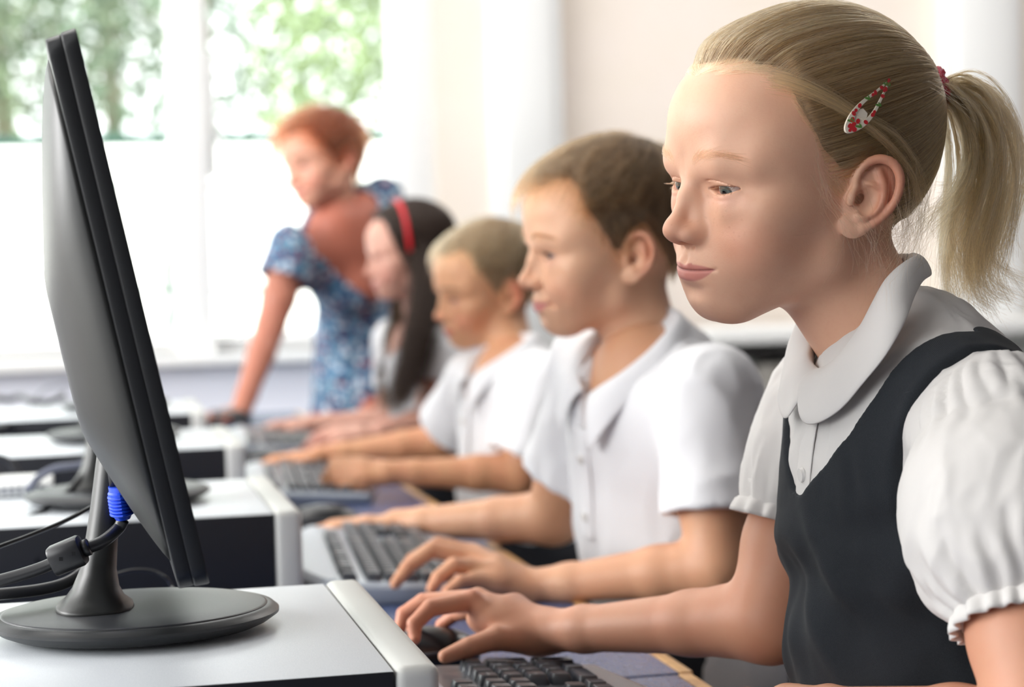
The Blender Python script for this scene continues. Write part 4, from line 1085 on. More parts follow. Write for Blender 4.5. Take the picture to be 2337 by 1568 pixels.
    # something dark blue: chair row behind the children is built with the chairs
def outside():
    GR = mat('pale_paving', col=lin((228, 226, 220)), rough=.9)
    o = box_obj('ground_outside', (-14, 5.66, -.12), (16, 34, -.02), GR, kind='structure')
    bw = box_obj('garden_wall', (-12, 12.0, -.02), (14, 12.25, 1.80), mat('white_render', col=lin((240, 240, 236)), rough=.9)); tag(bw, 'low white garden wall beyond the railing outside the window', 'wall')
    GN = mat('green_railing', col=lin((36, 76, 64)), rough=.5)
    r = empty('railing', (0, 0, 0), 0, 'green metal railing with curved bars outside the window', 'railing')
    Yr = 7.2
    for z, rad in ((1.50, .020), (1.33, .011), (.955, .011)):
        bm = bmesh.new(); tube(bm, [(-6, Yr, z), (4, Yr, z)], rad, 10); bm_obj('rail', bm, GN, r, smooth='all')
    for x in (-3.2, -1.7, -.2, 1.3, 2.8):
        bx = PYw(380, 500, Yr)[0]+(x+.2)
        bm = bmesh.new(); tube(bm, smooth_pts([(bx+.12, Yr, 1.33), (bx+.07, Yr, 1.27), (bx+.035, Yr, 1.15), (bx-.005, Yr, 1.02), (bx+.01, Yr, .95), (bx, Yr, .85), (bx-.02, Yr, .70), (bx-.03, Yr, .3), (bx-.03, Yr, 0)]), .018, 8); bm_obj('curved_bar', bm, GN, r, smooth='all')
    # trees: each its own crown of leaves and a trunk
    BK = mat('bark', col=lin((120, 108, 92)), rough=.9)
    rr = np.random.default_rng(12)
    specs = [(-2.6, 15.5, 2.6, 2.1, (150, 176, 128), 'pale green tree at the left edge of the window view'), (-.55, 17, 3.9, 1.7, (172, 190, 150), 'silvery green tree seen left of the window mullion'),
             (1.1, 16.5, 3.6, 1.9, (112, 142, 108), 'dark green tree just right of the window mullion'), (2.9, 15.0, 2.7, 1.5, (176, 204, 138), 'bright yellow-green bush above the railing behind the teacher'),
             (4.3, 16.5, 3.5, 1.8, (140, 166, 120), 'mid green tree at the right end of the window view'), (-4.9, 17, 3.2, 2.2, (146, 170, 126), 'pale green tree beyond the left edge of the window'), (.35, 19, 5.4, 1.6, (150, 174, 134), 'tall pale tree rising behind the window mullion')]
    for i, (x, y, z, R_, c_, lb) in enumerate(specs):
        n = 9000; d = rr.normal(size=(n, 3)); d /= np.linalg.norm(d, axis=1)[:, None]; rad = R_*1.12*rr.random(n)**.4
        p = A(x, y, z)+d*rad[:, None]*A(1, .9, .95); cl = vnoise(p*1.1+i*3); p = p[cl > -.3]; n = len(p)
        a = nrmrows(rr.normal(size=(n, 3))); b = nrmrows(np.cross(a, rr.normal(size=(n, 3)))); s = rr.uniform(.03, .075, n)[:, None]
        v = np.stack([p-a*s, p+b*s*.5+a*s*.2, p+a*s, p-b*s*.5+a*s*.2], 1).reshape(-1, 3); q = np.arange(n*4).reshape(-1, 4)
        t = empty('tree', (0, 0, 0), 0, lb, 'tree', 'trees outside the window')
        m = mat('leaves_%d' % i, col=tuple(.6*(x*.8+.06) for x in lin(c_)), rough=.6)
        link('crown', mesh_np('crown', v, q, smooth=False), m, t)
        bm = bmesh.new(); tube(bm, smooth_pts([(x, y, -.1), (x+.05, y, z*.4), (x-.04, y, z*.8), (x, y, z+R_*.4)]), [.12]*10+[.07]*14+[.02]*1 if 0 else .09, 8); bm_obj('trunk', bm, BK, t, smooth='all')
def nrmrows(a): return a/(np.linalg.norm(a, axis=1)[:, None]+1e-9)
def desk(i, y0, y1, dx, label):
    TOP = mat('blue_laminate', col=lin((66, 80, 118)), rough=.27, noise=(260, lin((80, 95, 134)), .45, .6), spec=.5)
    OAK = mat('oak_edge', col=lin((214, 168, 112)), rough=.5, noise=(60, lin((190, 142, 90)), .35, .65))
    LEG = mat('dark_steel', col=lin((44, 46, 50)), rough=.45)
    t = empty('desk', (0, 0, 0), 0, label, 'desk', 'computer desks in the row')
    bm = bmesh.new(); add_box(bm, (-.42, y0+.003, ZD-.024), (.474+dx, y1-.003, ZD), .001); bm_obj('desk_top', bm, TOP, t)
    bm = bmesh.new(); add_box(bm, (.474+dx, y0+.003, ZD-.026), (.486+dx, y1-.003, ZD+.001), .002); bm_obj('edge_strip', bm, OAK, t, smooth=True)
    for x in (-.36, .38):
        for y in (y0+.05, y1-.05): box_obj('leg', (x-.018, y-.018, 0), (x+.018, y+.018, ZD-.024), LEG, t)
def computer(y, label, near=False):
    """flat desktop case, bevelled light fascia towards the child"""
    LG = mat('case_grey', col=lin((205, 205, 200)), rough=.4)
    TOPM = mat('case_top', col=lin((226, 231, 236)), rough=.36, noise=(1200, lin((216, 222, 228)), .4, .6))
    DK = mat('case_side', col=lin((30, 32, 38)), rough=.5)
    t = empty('desktop_computer', (0, y, ZD), 0, label, 'computer', 'flat computer cases')
    bm = bmesh.new(); add_box(bm, (-.22, .0, .004), (.185, .35, .0985), .0015); o = bm_obj('case', bm, [DK, TOPM], t, smooth=True)
    for f in o.data.polygons:
        if f.normal.z > .5: f.material_index = 1
    bm = bmesh.new(); add_box(bm, (.185, -.002, .002), (.213, .352, .101), .007, 4); bm_obj('front_fascia', bm, LG, t, smooth=True)
    box_obj('drive_slot', (.212, .06, .06), (.2145, .22, .064), DK, t); box_obj('power_button', (.212, .25, .05), (.2155, .27, .07), DK, t, .002)
    # vent slots in the lid at the far left, and screws on the side
    bm = bmesh.new()
    for i in range(12 if near else 0):
        for j in range(5):
            x = -.20+i*.012; add_box(bm, (x, .10+j*.018, .0984), (x+.007, .112+j*.018, .0992))
    if near: bm_obj('vents', bm, mat('slot_black', col=(.01, .01, .012), rough=.8), t)
    for x, z in ((.10, .065), (.105, .018), (-.05, .065)):
        bm = bmesh.new(); bmesh.ops.create_cone(bm, cap_ends=True, segments=16, radius1=.0028, radius2=.0022, depth=.0015, matrix=Matrix.Translation((x, -.0004, z)) @ Matrix.Rotation(math.pi/2, 4, 'X'))
        bm_obj('screw', bm, mat('screw_dark', col=(.05, .05, .055), rough=.3, metal=.8), t, smooth=True)
    for x in (-.18, .15):
        for yy in (.04, .31): box_obj('rubber_foot', (x-.015, yy-.015, 0), (x+.015, yy+.015, .005), mat('slot_black', col=(.01, .01, .012), rough=.8), t, .001)
    return t
def monitor(yc, dx, label, rz=0.):
    """flat screen tilted back, bulging rear shell, oval foot; local origin on the case lid below the stand"""
    BLK = mat('monitor_black', col=lin((40, 42, 44)), rough=.38, bump=(2200, .25, .0002), spec=.5)
    BK2 = mat('monitor_rear', col=lin((46, 47, 46)), rough=.42, bump=(2600, .2, .0002))
    SC = mat('screen_glass', col=(.012, .013, .016), rough=.15)
    t = empty('monitor', (dx, yc, ZP), rz, label, 'monitor', 'black flat-screen monitors')
    x0 = .03
    A_ = lambda s: (.070+(.003-.070)*s-x0, .8325-ZP+(1.166-.8325)*s)       # front line, s from bottom to top
    B_ = lambda s: (.052+(-.0145-.052)*s-x0, .8300-ZP+(1.160-.8300)*s)
    hw = .205
    # side strip: front bezel and middle shell with a groove between
    def slab(nm, u0, u1, h, m, bev):
        bm = bmesh.new(); ring = []
        def pt(u, s, y):
            a = np.array(A_(s)); b = np.array(B_(s)); p = a*(1-u)+b*u; return (p[0], y, p[1])
        r_ = .012; N = 6; pts = []
        cs = [(1, 1), (-1, 1), (-1, -1), (1, -1)]; hh = .167
        for k, (sy, sz) in enumerate(cs):
            for j in range(N+1):
                a = math.pi/2*(k+j/N); pts.append((sy and (hw-h-r_)*sy+r_*math.cos(a), ((hh-h-r_)*sz+r_*math.sin(a))/hh*.5+.5))
        rings = []
        for u, ins in ((u0, bev), (u0+.05, 0), (u1-.05, 0), (u1, bev)):
            rings.append([pt(u, .5+(s-.5)*(1-ins/.16), y*(1-ins/.2)) for y, s in pts])
        loft(bm, rings); return bm_obj(nm, bm, m, t, smooth=True)
    slab('front_bezel', -.02, .489, 0, BLK, .0005); slab('middle_shell', .490, 1.0, .0006, BLK, .0005)
    bm = bmesh.new()
    q = [(-.185, .055), (.185, .055), (.185, .955), (-.185, .955)]
    vs = []
    for y, s in q: a = A_(s); vs.append(bm.verts.new((a[0]+.0008, y, a[1])))
    bm.faces.new(vs); bm_obj('screen', bm, SC, t)
    # rear shell: superellipse domes
    bm = bmesh.new(); rings = []
    for f, e_, dp in [(x/10, 0, x/10) for x in range(11)]+[(1., .06, 1.03), (1., .16, 1.05), (1., .5, 1.055)]:
        ring = []; tp = .995-.40*f**1.25; bt = .012+.24*f**1.15; mid = (tp+bt)/2; hf = (tp-bt)/2*(1-e_); hy = (hw-.004)*(1-.28*f**2)*(1-e_)
        for a in np.linspace(0, 2*math.pi, 80, endpoint=False):
            cy = math.copysign(abs(math.cos(a))**.42, math.cos(a)); cz = math.copysign(abs(math.sin(a))**.42, math.sin(a))
            b = np.array(B_(mid+cz*hf)); ring.append((b[0]-.034*dp, cy*hy, b[1]))
        rings.append(ring)
    loft(bm, rings); bm_obj('rear_shell', bm, BK2, t, smooth='all')
    # neck
    bm = bmesh.new(); rings = []
    prof = [(.003, .004, .0268, .036), (.003, .007, .0258, .035), (.003, .011, .0205, .030), (.004, .018, .0160, .026), (.006, .03, .0125, .023), (.009, .05, .0110, .022), (.013, .075, .0104, .021), (.018, .11, .0098, .021), (.024, .15, .0095, .02), (.029, .19, .0095, .02)]
    for x, z, a, b in prof: rings.append([(x-.030+a*math.copysign(abs(math.cos(w_))**.75, math.cos(w_)), b*math.copysign(abs(math.sin(w_))**.75, math.sin(w_))-.012*max(0, 1-z/.12), z+.012) for w_ in np.linspace(0, 2*math.pi, 36, endpoint=False)])
    loft(bm, rings); bm_obj('stand_neck', bm, BK2, t, smooth='all')
    # oval foot with a stepped rim
    def oval(rx, ry, z): return [(rx*math.cos(w_), ry*.88*math.sin(w_)-.012, z) for w_ in np.linspace(0, 2*math.pi, 96, endpoint=False)]
    bm = bmesh.new(); loft(bm, [oval(.086, .088, .0015), oval(.092, .094, .004), oval(.0985, .101, .0085), oval(.0985, .101, .0105), oval(.095, .0975, .0135), oval(.0915, .094, .0142)])
    o = bm_obj('foot_rim', bm, BLK, t, smooth=True)
    bm = bmesh.new(); loft(bm, [oval(.0905, .093, .0125), oval(.0905, .093, .0146), oval(.0885, .091, .0152), oval(.06, .062, .0164), oval(.02, .022, .0172)]); bm_obj('foot_plate', bm, mat('foot_black', col=lin((50, 52, 56)), rough=.36, bump=(1800, .4, .0003)), t, smooth='all')
    return t
def keys_layout():
    """(x along the long side from the typist's left, y from the back, width, depth) in key units of 19 mm"""
    K = []; u = 1.
    def row(y, items, x=0):
        for it in items:
            if it < 0: x -= it
            else: K.append((x, y, it, 1.)); x += it
    row(0, [1, -1, 1, 1, 1, 1, -.5, 1, 1, 1, 1, -.5, 1, 1, 1, 1, -.25, 1, 1, 1])
    row(1.35, [1]*13+[2, -.25, 1, 1, 1, -.25, 1, 1, 1, 1])
    row(2.35, [1.5]+[1]*12+[1.5, -.25, 1, 1, 1, -.25, 1, 1, 1]); K.append((21.5, 2.35, 1, 2.))
    row(3.35, [1.75]+[1]*11+[2.25, -3.5, 1, 1, 1])
    row(4.35, [2.25]+[1]*10+[2.75, -1.25, 1, -1.25, 1, 1, 1]); K.append((21.5, 4.35, 1, 2.))
    row(5.35, [1.5, 1.25, 1.25, 5.5, 1.25, 1.25, 1, 1.5, -.25, 1, 1, 1, -.25, 2, 1])
    return K
NUM = {(18.5, 1.35): 'Num', (19.5, 1.35): '/', (20.5, 1.35): '*', (21.5, 1.35): '-', (18.5, 2.35): '7', (19.5, 2.35): '8', (20.5, 2.35): '9', (21.5, 2.35): '+', (18.5, 3.35): '4', (19.5, 3.35): '5', (20.5, 3.35): '6', (18.5, 4.35): '1', (19.5, 4.35): '2', (20.5, 4.35): '3', (21.5, 4.35): 'Enter', (18.5, 5.35): '0', (20.5, 5.35): '.'}
KPRO = {}
def keyboard(x, y, rz, label, legends=False):
    """typist faces -X: local x = away from camera (+Y world), local y = towards the screen (-X world)"""
    SH = mat('keyboard_shell', col=lin((88, 90, 95)), rough=.3, spec=.8) if legends else mat('keyboard_shell_sheen', col=lin((150, 158, 170)), rough=.28, spec=.8)  # same shell throughout; the paler copy has the reflection painted into its colour
    SIL = mat('keyboard_silver', col=lin((176, 184, 194)), rough=.3, metal=.3)
    KM = mat('key_black', col=lin((56, 61, 70)), rough=.3, spec=1.)
    LEGM = mat('legend_grey', col=lin((196, 198, 200)), rough=.5)
    t = empty('keyboard', (x, y, ZD), math.radians(90)+rz, label, 'keyboard', 'black keyboards')
    U = .019; W = 22.5*U
    bm = bmesh.new(); rings = []
    # shell outline seen from above: curved front and back edges
    def outl(ins, z0, slope):
        pts = []
        for s in np.linspace(0, 1, 24): pts.append((-W/2-.014+ins+(W+.028-2*ins)*s, (.100-ins)-.028*abs(2*s-1)**3.5+.006*math.sin(math.pi*s), z0+slope*(1)))
        for s in np.linspace(0, 1, 8)[1:-1]: pts.append((W/2+.014-ins+.006*math.sin(math.pi*s), .072-ins-(.159-2*ins)*s, z0+slope*(1-s)))
        for s in np.linspace(0, 1, 24): pts.append((W/2+.014-ins-(W+.028-2*ins)*s, -.087+ins-.022*math.sin(math.pi*s), z0))
        for s in np.linspace(0, 1, 8)[1:-1]: pts.append((-W/2-.014+ins-.006*math.sin(math.pi*s), -.087+ins+(.159-2*ins)*s, z0+slope*s))
        return pts
    loft(bm, [outl(.004, .001, 0), outl(0, .006, .002), outl(0, .012, .008), outl(.003, .0145, .0095), outl(.008, .0155, .0100)])
    bm_obj('shell', bm, SH, t, smooth=True)
    bm = bmesh.new(); pts = []
    rings = []
    for s in np.linspace(0.02, .98, 30):
        xx = -W/2-.012+(W+.024)*s; yb = .098-.028*abs(2*s-1)**3.5+.006*math.sin(math.pi*s); rings.append([(xx, yb-.001, .0235), (xx, yb-.005, .0268), (xx, .062, .0268), (xx, .062, .022), (xx, yb-.001, .020)])
    loft(bm, rings); bm_obj('back_strip', bm, SIL, t, smooth=True)
    for (kx, ky, kw, kd) in keys_layout():
        key = (kw, kd)
        if key not in KPRO:
            bm = bmesh.new(); w_, d_ = kw*U, kd*U; rg = []
            def rr_(ax, ay, z, r=.0018, oy=0):
                o_ = []
                for k, (sx, sy) in enumerate(((1, 1), (-1, 1), (-1, -1), (1, -1))):
                    for j in range(4): a = math.pi/2*(k+j/3); o_.append((sx*(ax-r)+r*math.cos(a), oy+sy*(ay-r)+r*math.sin(a), z))
                return o_
            loft(bm, [rr_(w_/2-.0008, d_/2-.0008, 0), rr_(w_/2-.0010, d_/2-.001, .002), rr_(w_/2-.0030, d_/2-.0026, .0078, oy=.0006), rr_(w_/2-.0036, d_/2-.0032, .0084, oy=.0006), rr_(w_/2-.0055, d_/2-.005, .0081, oy=.0006)])
            bmesh.ops.recalc_face_normals(bm, faces=bm.faces); me = bpy.data.meshes.new('key'); bm.to_mesh(me); bm.free(); me.polygons.foreach_set('use_smooth', [True]*len(me.polygons)); me.set_sharp_from_angle(angle=math.radians(40)); me.materials.append(KM); KPRO[key] = me
        o = bpy.data.objects.new('key', KPRO[key]); C.objects.link(o); o.parent = t
        ly = .058-(ky+kd/2)*U*1.0; s = (ly+.087)/.165
        o.location = (-W/2+(kx+kw/2)*U, ly, .0155+.0100*s); o.rotation_euler = (math.atan(.01/.165), 0, 0)
        if legends and (kx, ky) in NUM:
            cu = bpy.data.curves.new('legend', 'FONT'); cu.body = NUM[(kx, ky)]; cu.size = .0042 if len(cu.body) > 1 else .0058; cu.extrude = .00006
            lo_ = bpy.data.objects.new('legend', cu); C.objects.link(lo_); bpy.context.view_layer.update(); lm = bpy.data.meshes.new_from_object(lo_.evaluated_get(bpy.context.evaluated_depsgraph_get())); bpy.data.objects.remove(lo_); lm.materials.clear(); lm.materials.append(LEGM); l = bpy.data.objects.new('legend', lm); C.objects.link(l); l.parent = o; l.location = (-kw*U/2+.0052, kd*U/2-.0098, .0084)
    return t
def mouse(x, y, rz, label):
    BL = mat('mouse_black', col=lin((28, 29, 32)), rough=.28, spec=.6); SL = mat('mouse_grey', col=lin((90, 92, 96)), rough=.3)
    t = empty('computer_mouse', (x, y, ZD), rz, label, 'computer mouse', 'black computer mice')
    s = SDF(); s.ell((0, 0, .010), (.055, .031, .026)); s.add(lambda p: .0012-p[:, 2], (0, 0, 0), .1, mode='i')
    v, q = nets(s, (-.06, -.035, -.002), (.06, .035, .04), .0016); v = relax(v, q, 2, .5); link('mouse_body', mesh_np('mouse_body', v, q), BL, t)
    bm = bmesh.new()
    for sd in (1, -1): tube(bm, [(x_, sd*.0312*math.sqrt(max(1-(x_/.0555)**2-((.012+.006*math.cos(x_*30)-.01)/.026)**2, .02)), .012+.006*math.cos(x_*30)) for x_ in np.linspace(-.046, .046, 16)], .0012, 8)
    bm_obj('side_trim', bm, SL, t, smooth='all')
    bm = bmesh.new(); bmesh.ops.create_cone(bm, cap_ends=True, segments=24, radius1=.009, radius2=.009, depth=.007, matrix=Matrix.Translation((-.034, 0, .0275)) @ Matrix.Rotation(math.pi/2, 4, 'X')); bm_obj('scroll_wheel', bm, SL, t, smooth=True)
    return t
def chair(x, y, label, rz=0.):
    NV = mat('navy_plastic', col=lin((36, 44, 66)), rough=.45, spec=.5); LG = mat('dark_steel')
    t = empty('school_chair', (x, y, 0), rz, label, 'chair', 'navy school chairs')
    rows = []
    for v in np.linspace(0, 1, 12):
        rows.append([(-.19+.38*v, u, .425+.012*math.cos(u*8)-.02*(1-v)**4+.012*(2*v-1)**2) for u in np.linspace(-.19, .19, 12)])
    sheet('seat', rows, NV, t, .01, 1)
    rows = []
    for v in np.linspace(0, 1, 10):
        rows.append([(.215+.05*v-.03*math.cos(u*7)+.03, u*(1-.12*v**3), .56+.24*v) for u in np.linspace(-.20, .20, 12)])
    sheet('backrest', rows, NV, t, .01, 1)
    for sy in (1, -1):
        bm = bmesh.new(); tube(bm, smooth_pts([(-.16, sy*.17, .41), (-.17, sy*.185, .2), (-.19, sy*.20, 0)]), .011, 8); bm_obj('leg', bm, LG, t, smooth='all')
        bm = bmesh.new(); tube(bm, smooth_pts([(.29, sy*.16, .74), (.25, sy*.17, .6), (.20, sy*.175, .42), (.22, sy*.19, .2), (.25, sy*.20, 0)]), .011, 8); bm_obj('leg', bm, LG, t, smooth='all')
    return t
def cable(name, pts, r, m, label, group=None, n=10):
    o = tube_obj(name, pts, r, m, None, n, 8); tag(o, label, 'cable', group); return o
def furniture():
    ys = [-.05, .75, 1.555, 2.36, 3.16, 3.97]
    lbs = ['blue topped desk cut off by the bottom edge, nearest', 'blue topped desk with oak edge under the girl with the ponytail', 'blue topped desk with oak edge under the brown haired boy', 'blue topped desk with oak edge under the small fair haired boy', 'blue topped desk with oak edge under the dark haired girl, farthest in the row']
    ys = [1.175-.42, 1.175+.385, 2.365, 3.17, 3.98, 4.78]
    lbs.append('blue topped desk at the window end of the row, under the teacher\'s hand')
    for i in range(5):
        desk(i, ys[i], ys[i+1], [0, .004, .012, .022, .03][i], lbs[i+1])
    pl = ['white topped computer case under the large monitor in the foreground', 'light grey computer case second from the camera, right behind the foreground monitor', 'light grey computer case third from the camera behind the fair haired boy\'s mouse', 'farthest light grey computer case, beside the teacher\'s hand']
    P0 = []
    for i, (y, dx) in enumerate(((1.18, -.005), (1.993, .001), (2.785, .010), (3.49, .002))):
        t = computer(y, pl[i], i == 0); t.location.x += dx; P0.append(t)
    ml = ['large black monitor on an oval foot filling the left foreground', 'black monitor hidden behind the foreground one, its oval foot on the second case', 'black monitor on the third case, only the edge of its foot visible', 'black monitor on the farthest case behind the others']
    for i, (y, dx) in enumerate(((1.40, .031), (2.17, .035), (2.99, .045), (3.68, .06))):
        m = monitor(y-(.012 if i == 0 else 0), dx, ml[i], 0 if i == 0 else 0.)
        if i == 0: bm0 = m
    kl = ['black keyboard at the bottom edge with its number pad towards the mouse', 'black keyboard with silver border under the brown haired boy\'s hand', 'black keyboard in front of the small fair haired boy', 'blurred black keyboard under the dark haired girl\'s hands']
    for i, (x, y, rz) in enumerate(((.325, 1.325, math.radians(2)), (.325, 2.21, math.radians(-4)), (.335, 3.08, math.radians(-4)), (.37, 3.86, math.radians(-4)))):
        keyboard(x, y, rz, kl[i], i == 0)
    mouse(.275, 1.655, math.radians(10), 'black computer mouse under the ponytail girl\'s right hand')
    mouse(.30, 2.57, 0, 'black computer mouse under the brown haired boy\'s right hand')
    mouse(.31, 3.42, 0, 'black computer mouse under the small fair haired boy\'s hand')
    # blue video plug and the cables of the foreground monitor
    BL = mat('plug_blue', col=lin((24, 72, 214)), rough=.35); CB = mat('cable_black', col=lin((36, 37, 40)), rough=.38, spec=.6)
    d0 = 1.325
    p = empty('video_plug', (0, 0, 0), 0, 'bright blue ribbed video plug under the foreground monitor', 'plug')
    a = P(270, 1108, d0); b = P(281, 1184, d0); u = nrm(b-a); w = nrm(np.cross(u, A(0, 1, 0)))
    bm = bmesh.new(); rings = []
    for s, rx in ((0, .0085), (.15, .0085), (.2, .0098), (.85, .0085), (1, .0062)):
        rings.append([tuple(a+(b-a)*s+w*rx*math.cos(t_)*.8+A(0, 1, 0)*rx*1.9*math.sin(t_)) for t_ in np.linspace(0, 2*math.pi, 20, endpoint=False)])
    loft(bm, rings); bm_obj('plug_body', bm, BL, p, smooth=True)
    bm = bmesh.new()
    for i in range(6):
        c = a+(b-a)*(.32+.1*i); rx = .0098
        rings = [[tuple(c+u*dz+w*(rx+e)*math.cos(t_)*.8+A(0, 1, 0)*(rx*1.9+e)*math.sin(t_)) for t_ in np.linspace(0, 2*math.pi, 20, endpoint=False)] for dz, e in ((-.0009, 0), (-.0005, .0007), (.0005, .0007), (.0009, 0))]
        loft(bm, rings)
    bm_obj('grip_ribs', bm, BL, p, smooth=True)
    bm = bmesh.new(); q = [a-u*.03, a-u*.015, a]; tube(bm, q, .006, 10); bm_obj('plug_shield', bm, mat('screw_dark'), p, smooth='all')
    cable('cable', [P(281, 1186, d0), P(270, 1206, d0), P(236, 1235, d0-.01), P(195, 1252, d0-.015), P(150, 1268, d0-.02), P(110, 1290, d0-.02), P(60, 1308, d0-.02), P(0, 1325, d0-.02), P(-80, 1345, d0-.02)], .0042, CB, 'thick black video cable with a ferrite bead, from the blue plug')
    f = empty('ferrite_bead', (0, 0, 0), 0, 'black ferrite bead clamped on the thick video cable', 'ferrite bead')
    e0 = P(118, 1283, d0-.02); e1 = P(190, 1253, d0-.02); bm = bmesh.new(); uu = nrm(e1-e0); rings = []
    for s, r_ in ((0, .006), (.03, .0095), (.1, .0102), (.9, .0102), (.97, .0095), (1, .006)): 
        c = e0+(e1-e0)*s; w1 = nrm(np.cross(uu, A(0, 1, 0))); w2 = np.cross(uu, w1); rings.append([tuple(c+w1*r_*math.copysign(abs(math.cos(t_))**.6, math.cos(t_))+w2*r_*math.copysign(abs(math.sin(t_))**.6, math.sin(t_))) for t_ in np.linspace(0, 2*math.pi, 28, endpoint=False)])
    loft(bm, rings); bm_obj('bead_body', bm, CB, f, smooth=True)
    cl_ = bmesh.new()
    for s in (.3, .7):
        c = e0+(e1-e0)*s+A(0, -.0101, .001); add_box(cl_, tuple(c-A(.0012, .0008, .0012)), tuple(c+A(.0012, .0008, .0012)))
    bm_obj('bead_clip', cl_, mat('slot_black'), f)
    bs = bmesh.new(); tube(bs, [e1, e1+(e1-e0)*.09, e1+(e1-e0)*.18], .0058, 12); bm_obj('bead_sleeve', bs, CB, f, smooth='all')
    cable('cable', [P(212, 1272, 1.40), P(190, 1303, 1.39), P(150, 1330, 1.38), P(90, 1346, 1.37), P(0, 1356, 1.36), P(-70, 1360, 1.36)], .0042, CB, 'black power cord lying just above the white case lid')
    cable('cable', [P(250, 1130, 1.50), P(228, 1146, 1.49), P(150, 1188, 1.45), P(60, 1225, 1.42), P(0, 1247, 1.40), P(-80, 1280, 1.38)], .0016, CB, 'thin black cable rising straight from the left edge to the stand')
    cable('cable', [P(262, 1312, 1.62), P(300, 1302, 1.63), P(345, 1303, 1.64), P(378, 1318, 1.64), P(395, 1345, 1.64), PZ(399, 1360, ZP-.005)], .0014, CB, 'thin cable looping behind the foreground oval foot')
    # second monitor's cables
    g = 'cables on the cases behind'
    cable('cable', [P(212, 1062, 2.12), P(190, 1085, 2.1), P(150, 1128, 2.08), P(95, 1168, 2.05), P(40, 1190, 2.02), P(-60, 1208, 2.0)], .0036, CB, 'black cable sweeping down across the lid of the second case', None)
    cable('cable', [P(210, 1050, 2.2), P(180, 1062, 2.2), P(130, 1068, 2.2), P(95, 1085, 2.2), P(70, 1110, 2.2), P(50, 1140, 2.22)], .0045, mat('cable_grey', col=lin((92, 96, 112)), rough=.35), 'grey-blue cable arching in front of the third case', None)
    cable('cable', [P(-30, 1040, 2.4), P(10, 1046, 2.4), P(30, 1062, 2.4), P(42, 1090, 2.4), P(46, 1125, 2.4)], .004, CB, 'black cable curving down at the left edge by the third case', None)
    cable('cable', [P(-40, 1080, 2.3), P(0, 1092, 2.3), P(30, 1103, 2.3), P(70, 1112, 2.3)], .0045, mat('cable_taupe', col=lin((112, 106, 100)), rough=.4), 'taupe cable leaving the left edge behind the second case', None)
    cable('cable', [P(230, 905, 3.75), P(170, 935, 3.70), P(110, 955, 3.6), P(50, 968, 3.45), P(-40, 985, 3.3)], .008, CB, 'black cable bundle slung across the farthest case', None)
    cable('cable', [P(-30, 905, 3.75), P(20, 912, 3.75), P(45, 905, 3.75), P(75, 915, 3.7), P(110, 918, 3.7), P(150, 900, 3.7)], .006, CB, 'tangle of dark cable lying on the farthest case', None)
    cable('cable', [P(70, 925, 3.7), P(100, 890, 3.8), P(140, 878, 3.9), P(200, 872, 4.)], .003, mat('cable_grey'), 'thin grey cable standing up off the farthest case', None)
    # ribbed white paper tray on the second case
    k = empty('slotted_panel', (0, 0, 0), 0, 'white slotted plastic panel lying on the second case at the left edge', 'panel')
    c = PZ(60, 1120, ZP); bm = bmesh.new(); add_box(bm, (c[0]-.13, c[1]-.06, ZP), (c[0]+.03, c[1]+.06, ZP+.014), .004); bm_obj('panel_body', bm, mat('white_gloss'), k, smooth=True)
    bm = bmesh.new()
    for i in range(18): add_box(bm, (c[0]-.12+i*.008, c[1]-.0605, ZP+.003), (c[0]-.116+i*.008, c[1]-.0595, ZP+.011))
    bm_obj('slots', bm, mat('cable_grey'), k)
    c = PZ(512, 950, ZD+.02); mouse(c[0]+.01, c[1], math.radians(15), 'computer mouse beside the teacher\'s hand at the end of the row')
    for i, (x, y, l) in enumerate(((.72, 1.27, 'navy chair under the girl in the grey pinafore, mostly hidden'), (.76, 2.09, 'navy chair behind the brown haired boy'), (.82, 3.05, 'navy chair under the small fair haired boy'), (.83, 3.83, 'navy chair under the dark haired girl'))):
        chair(x, y, l)
def lights():
    w = bpy.data.worlds.new('sky'); bpy.context.scene.world = w; w.use_nodes = True
    bg = w.node_tree.nodes['Background']; bg.inputs[0].default_value = (.95, .98, 1., 1); bg.inputs[1].default_value = 2.8
    sun = bpy.data.lights.new('sun', 'SUN'); sun.energy = 4.0; sun.angle = math.radians(3); sun.color = (1, .96, .9)
    so = bpy.data.objects.new('sun', sun); C.objects.link(so); so.rotation_euler = Vector((.25, .9, -1.0)).to_track_quat('-Z', 'Y').to_euler()
    def area(nm, loc, tgt, sx, sy, e, col=(1, 1, 1)):
        L = bpy.data.lights.new(nm, 'AREA'); L.shape = 'RECTANGLE'; L.size = sx; L.size_y = sy; L.energy = e; L.color = col
        o = bpy.data.objects.new(nm, L); C.objects.link(o); o.location = loc
        o.rotation_euler = (Vector(tgt)-Vector(loc)).to_track_quat('-Z', 'Y').to_euler(); return o
    for i, (y0, y1) in enumerate(((-2.2, .9), (1.1, 3.9))):
        area('daylight_left_window', (-3.28, (y0+y1)/2, 1.8), (0, (y0+y1)/2, 1.3), y1-y0, 1.7, [18, 108][i], (1, .985, .965))
    for x, y, e in ((-.4, 2.6, 12), (.4, 3.9, 6), (2.3, 3.9, 22)):  # added overhead fill lights, no known fixtures; the last lifts the right wall
        area('ceiling_fill', (x, y, 2.86), (x, y, 0), 1.2, .6, e, (1, .97, .93))
    vs = bpy.context.scene.view_settings; vs.view_transform = 'Standard'; vs.look = 'None'; vs.exposure = 0.66; vs.gamma = 1.0; vs.use_curve_mapping = False
    sc = bpy.context.scene; sc.render.film_transparent = False
    try:
        sc.cycles.use_denoising = True; sc.cycles.max_bounces = 8; sc.cycles.diffuse_bounces = 4; sc.cycles.caustics_reflective = False; sc.cycles.caustics_refractive = False; sc.cycles.sample_clamp_indirect = 6
    except Exception: pass
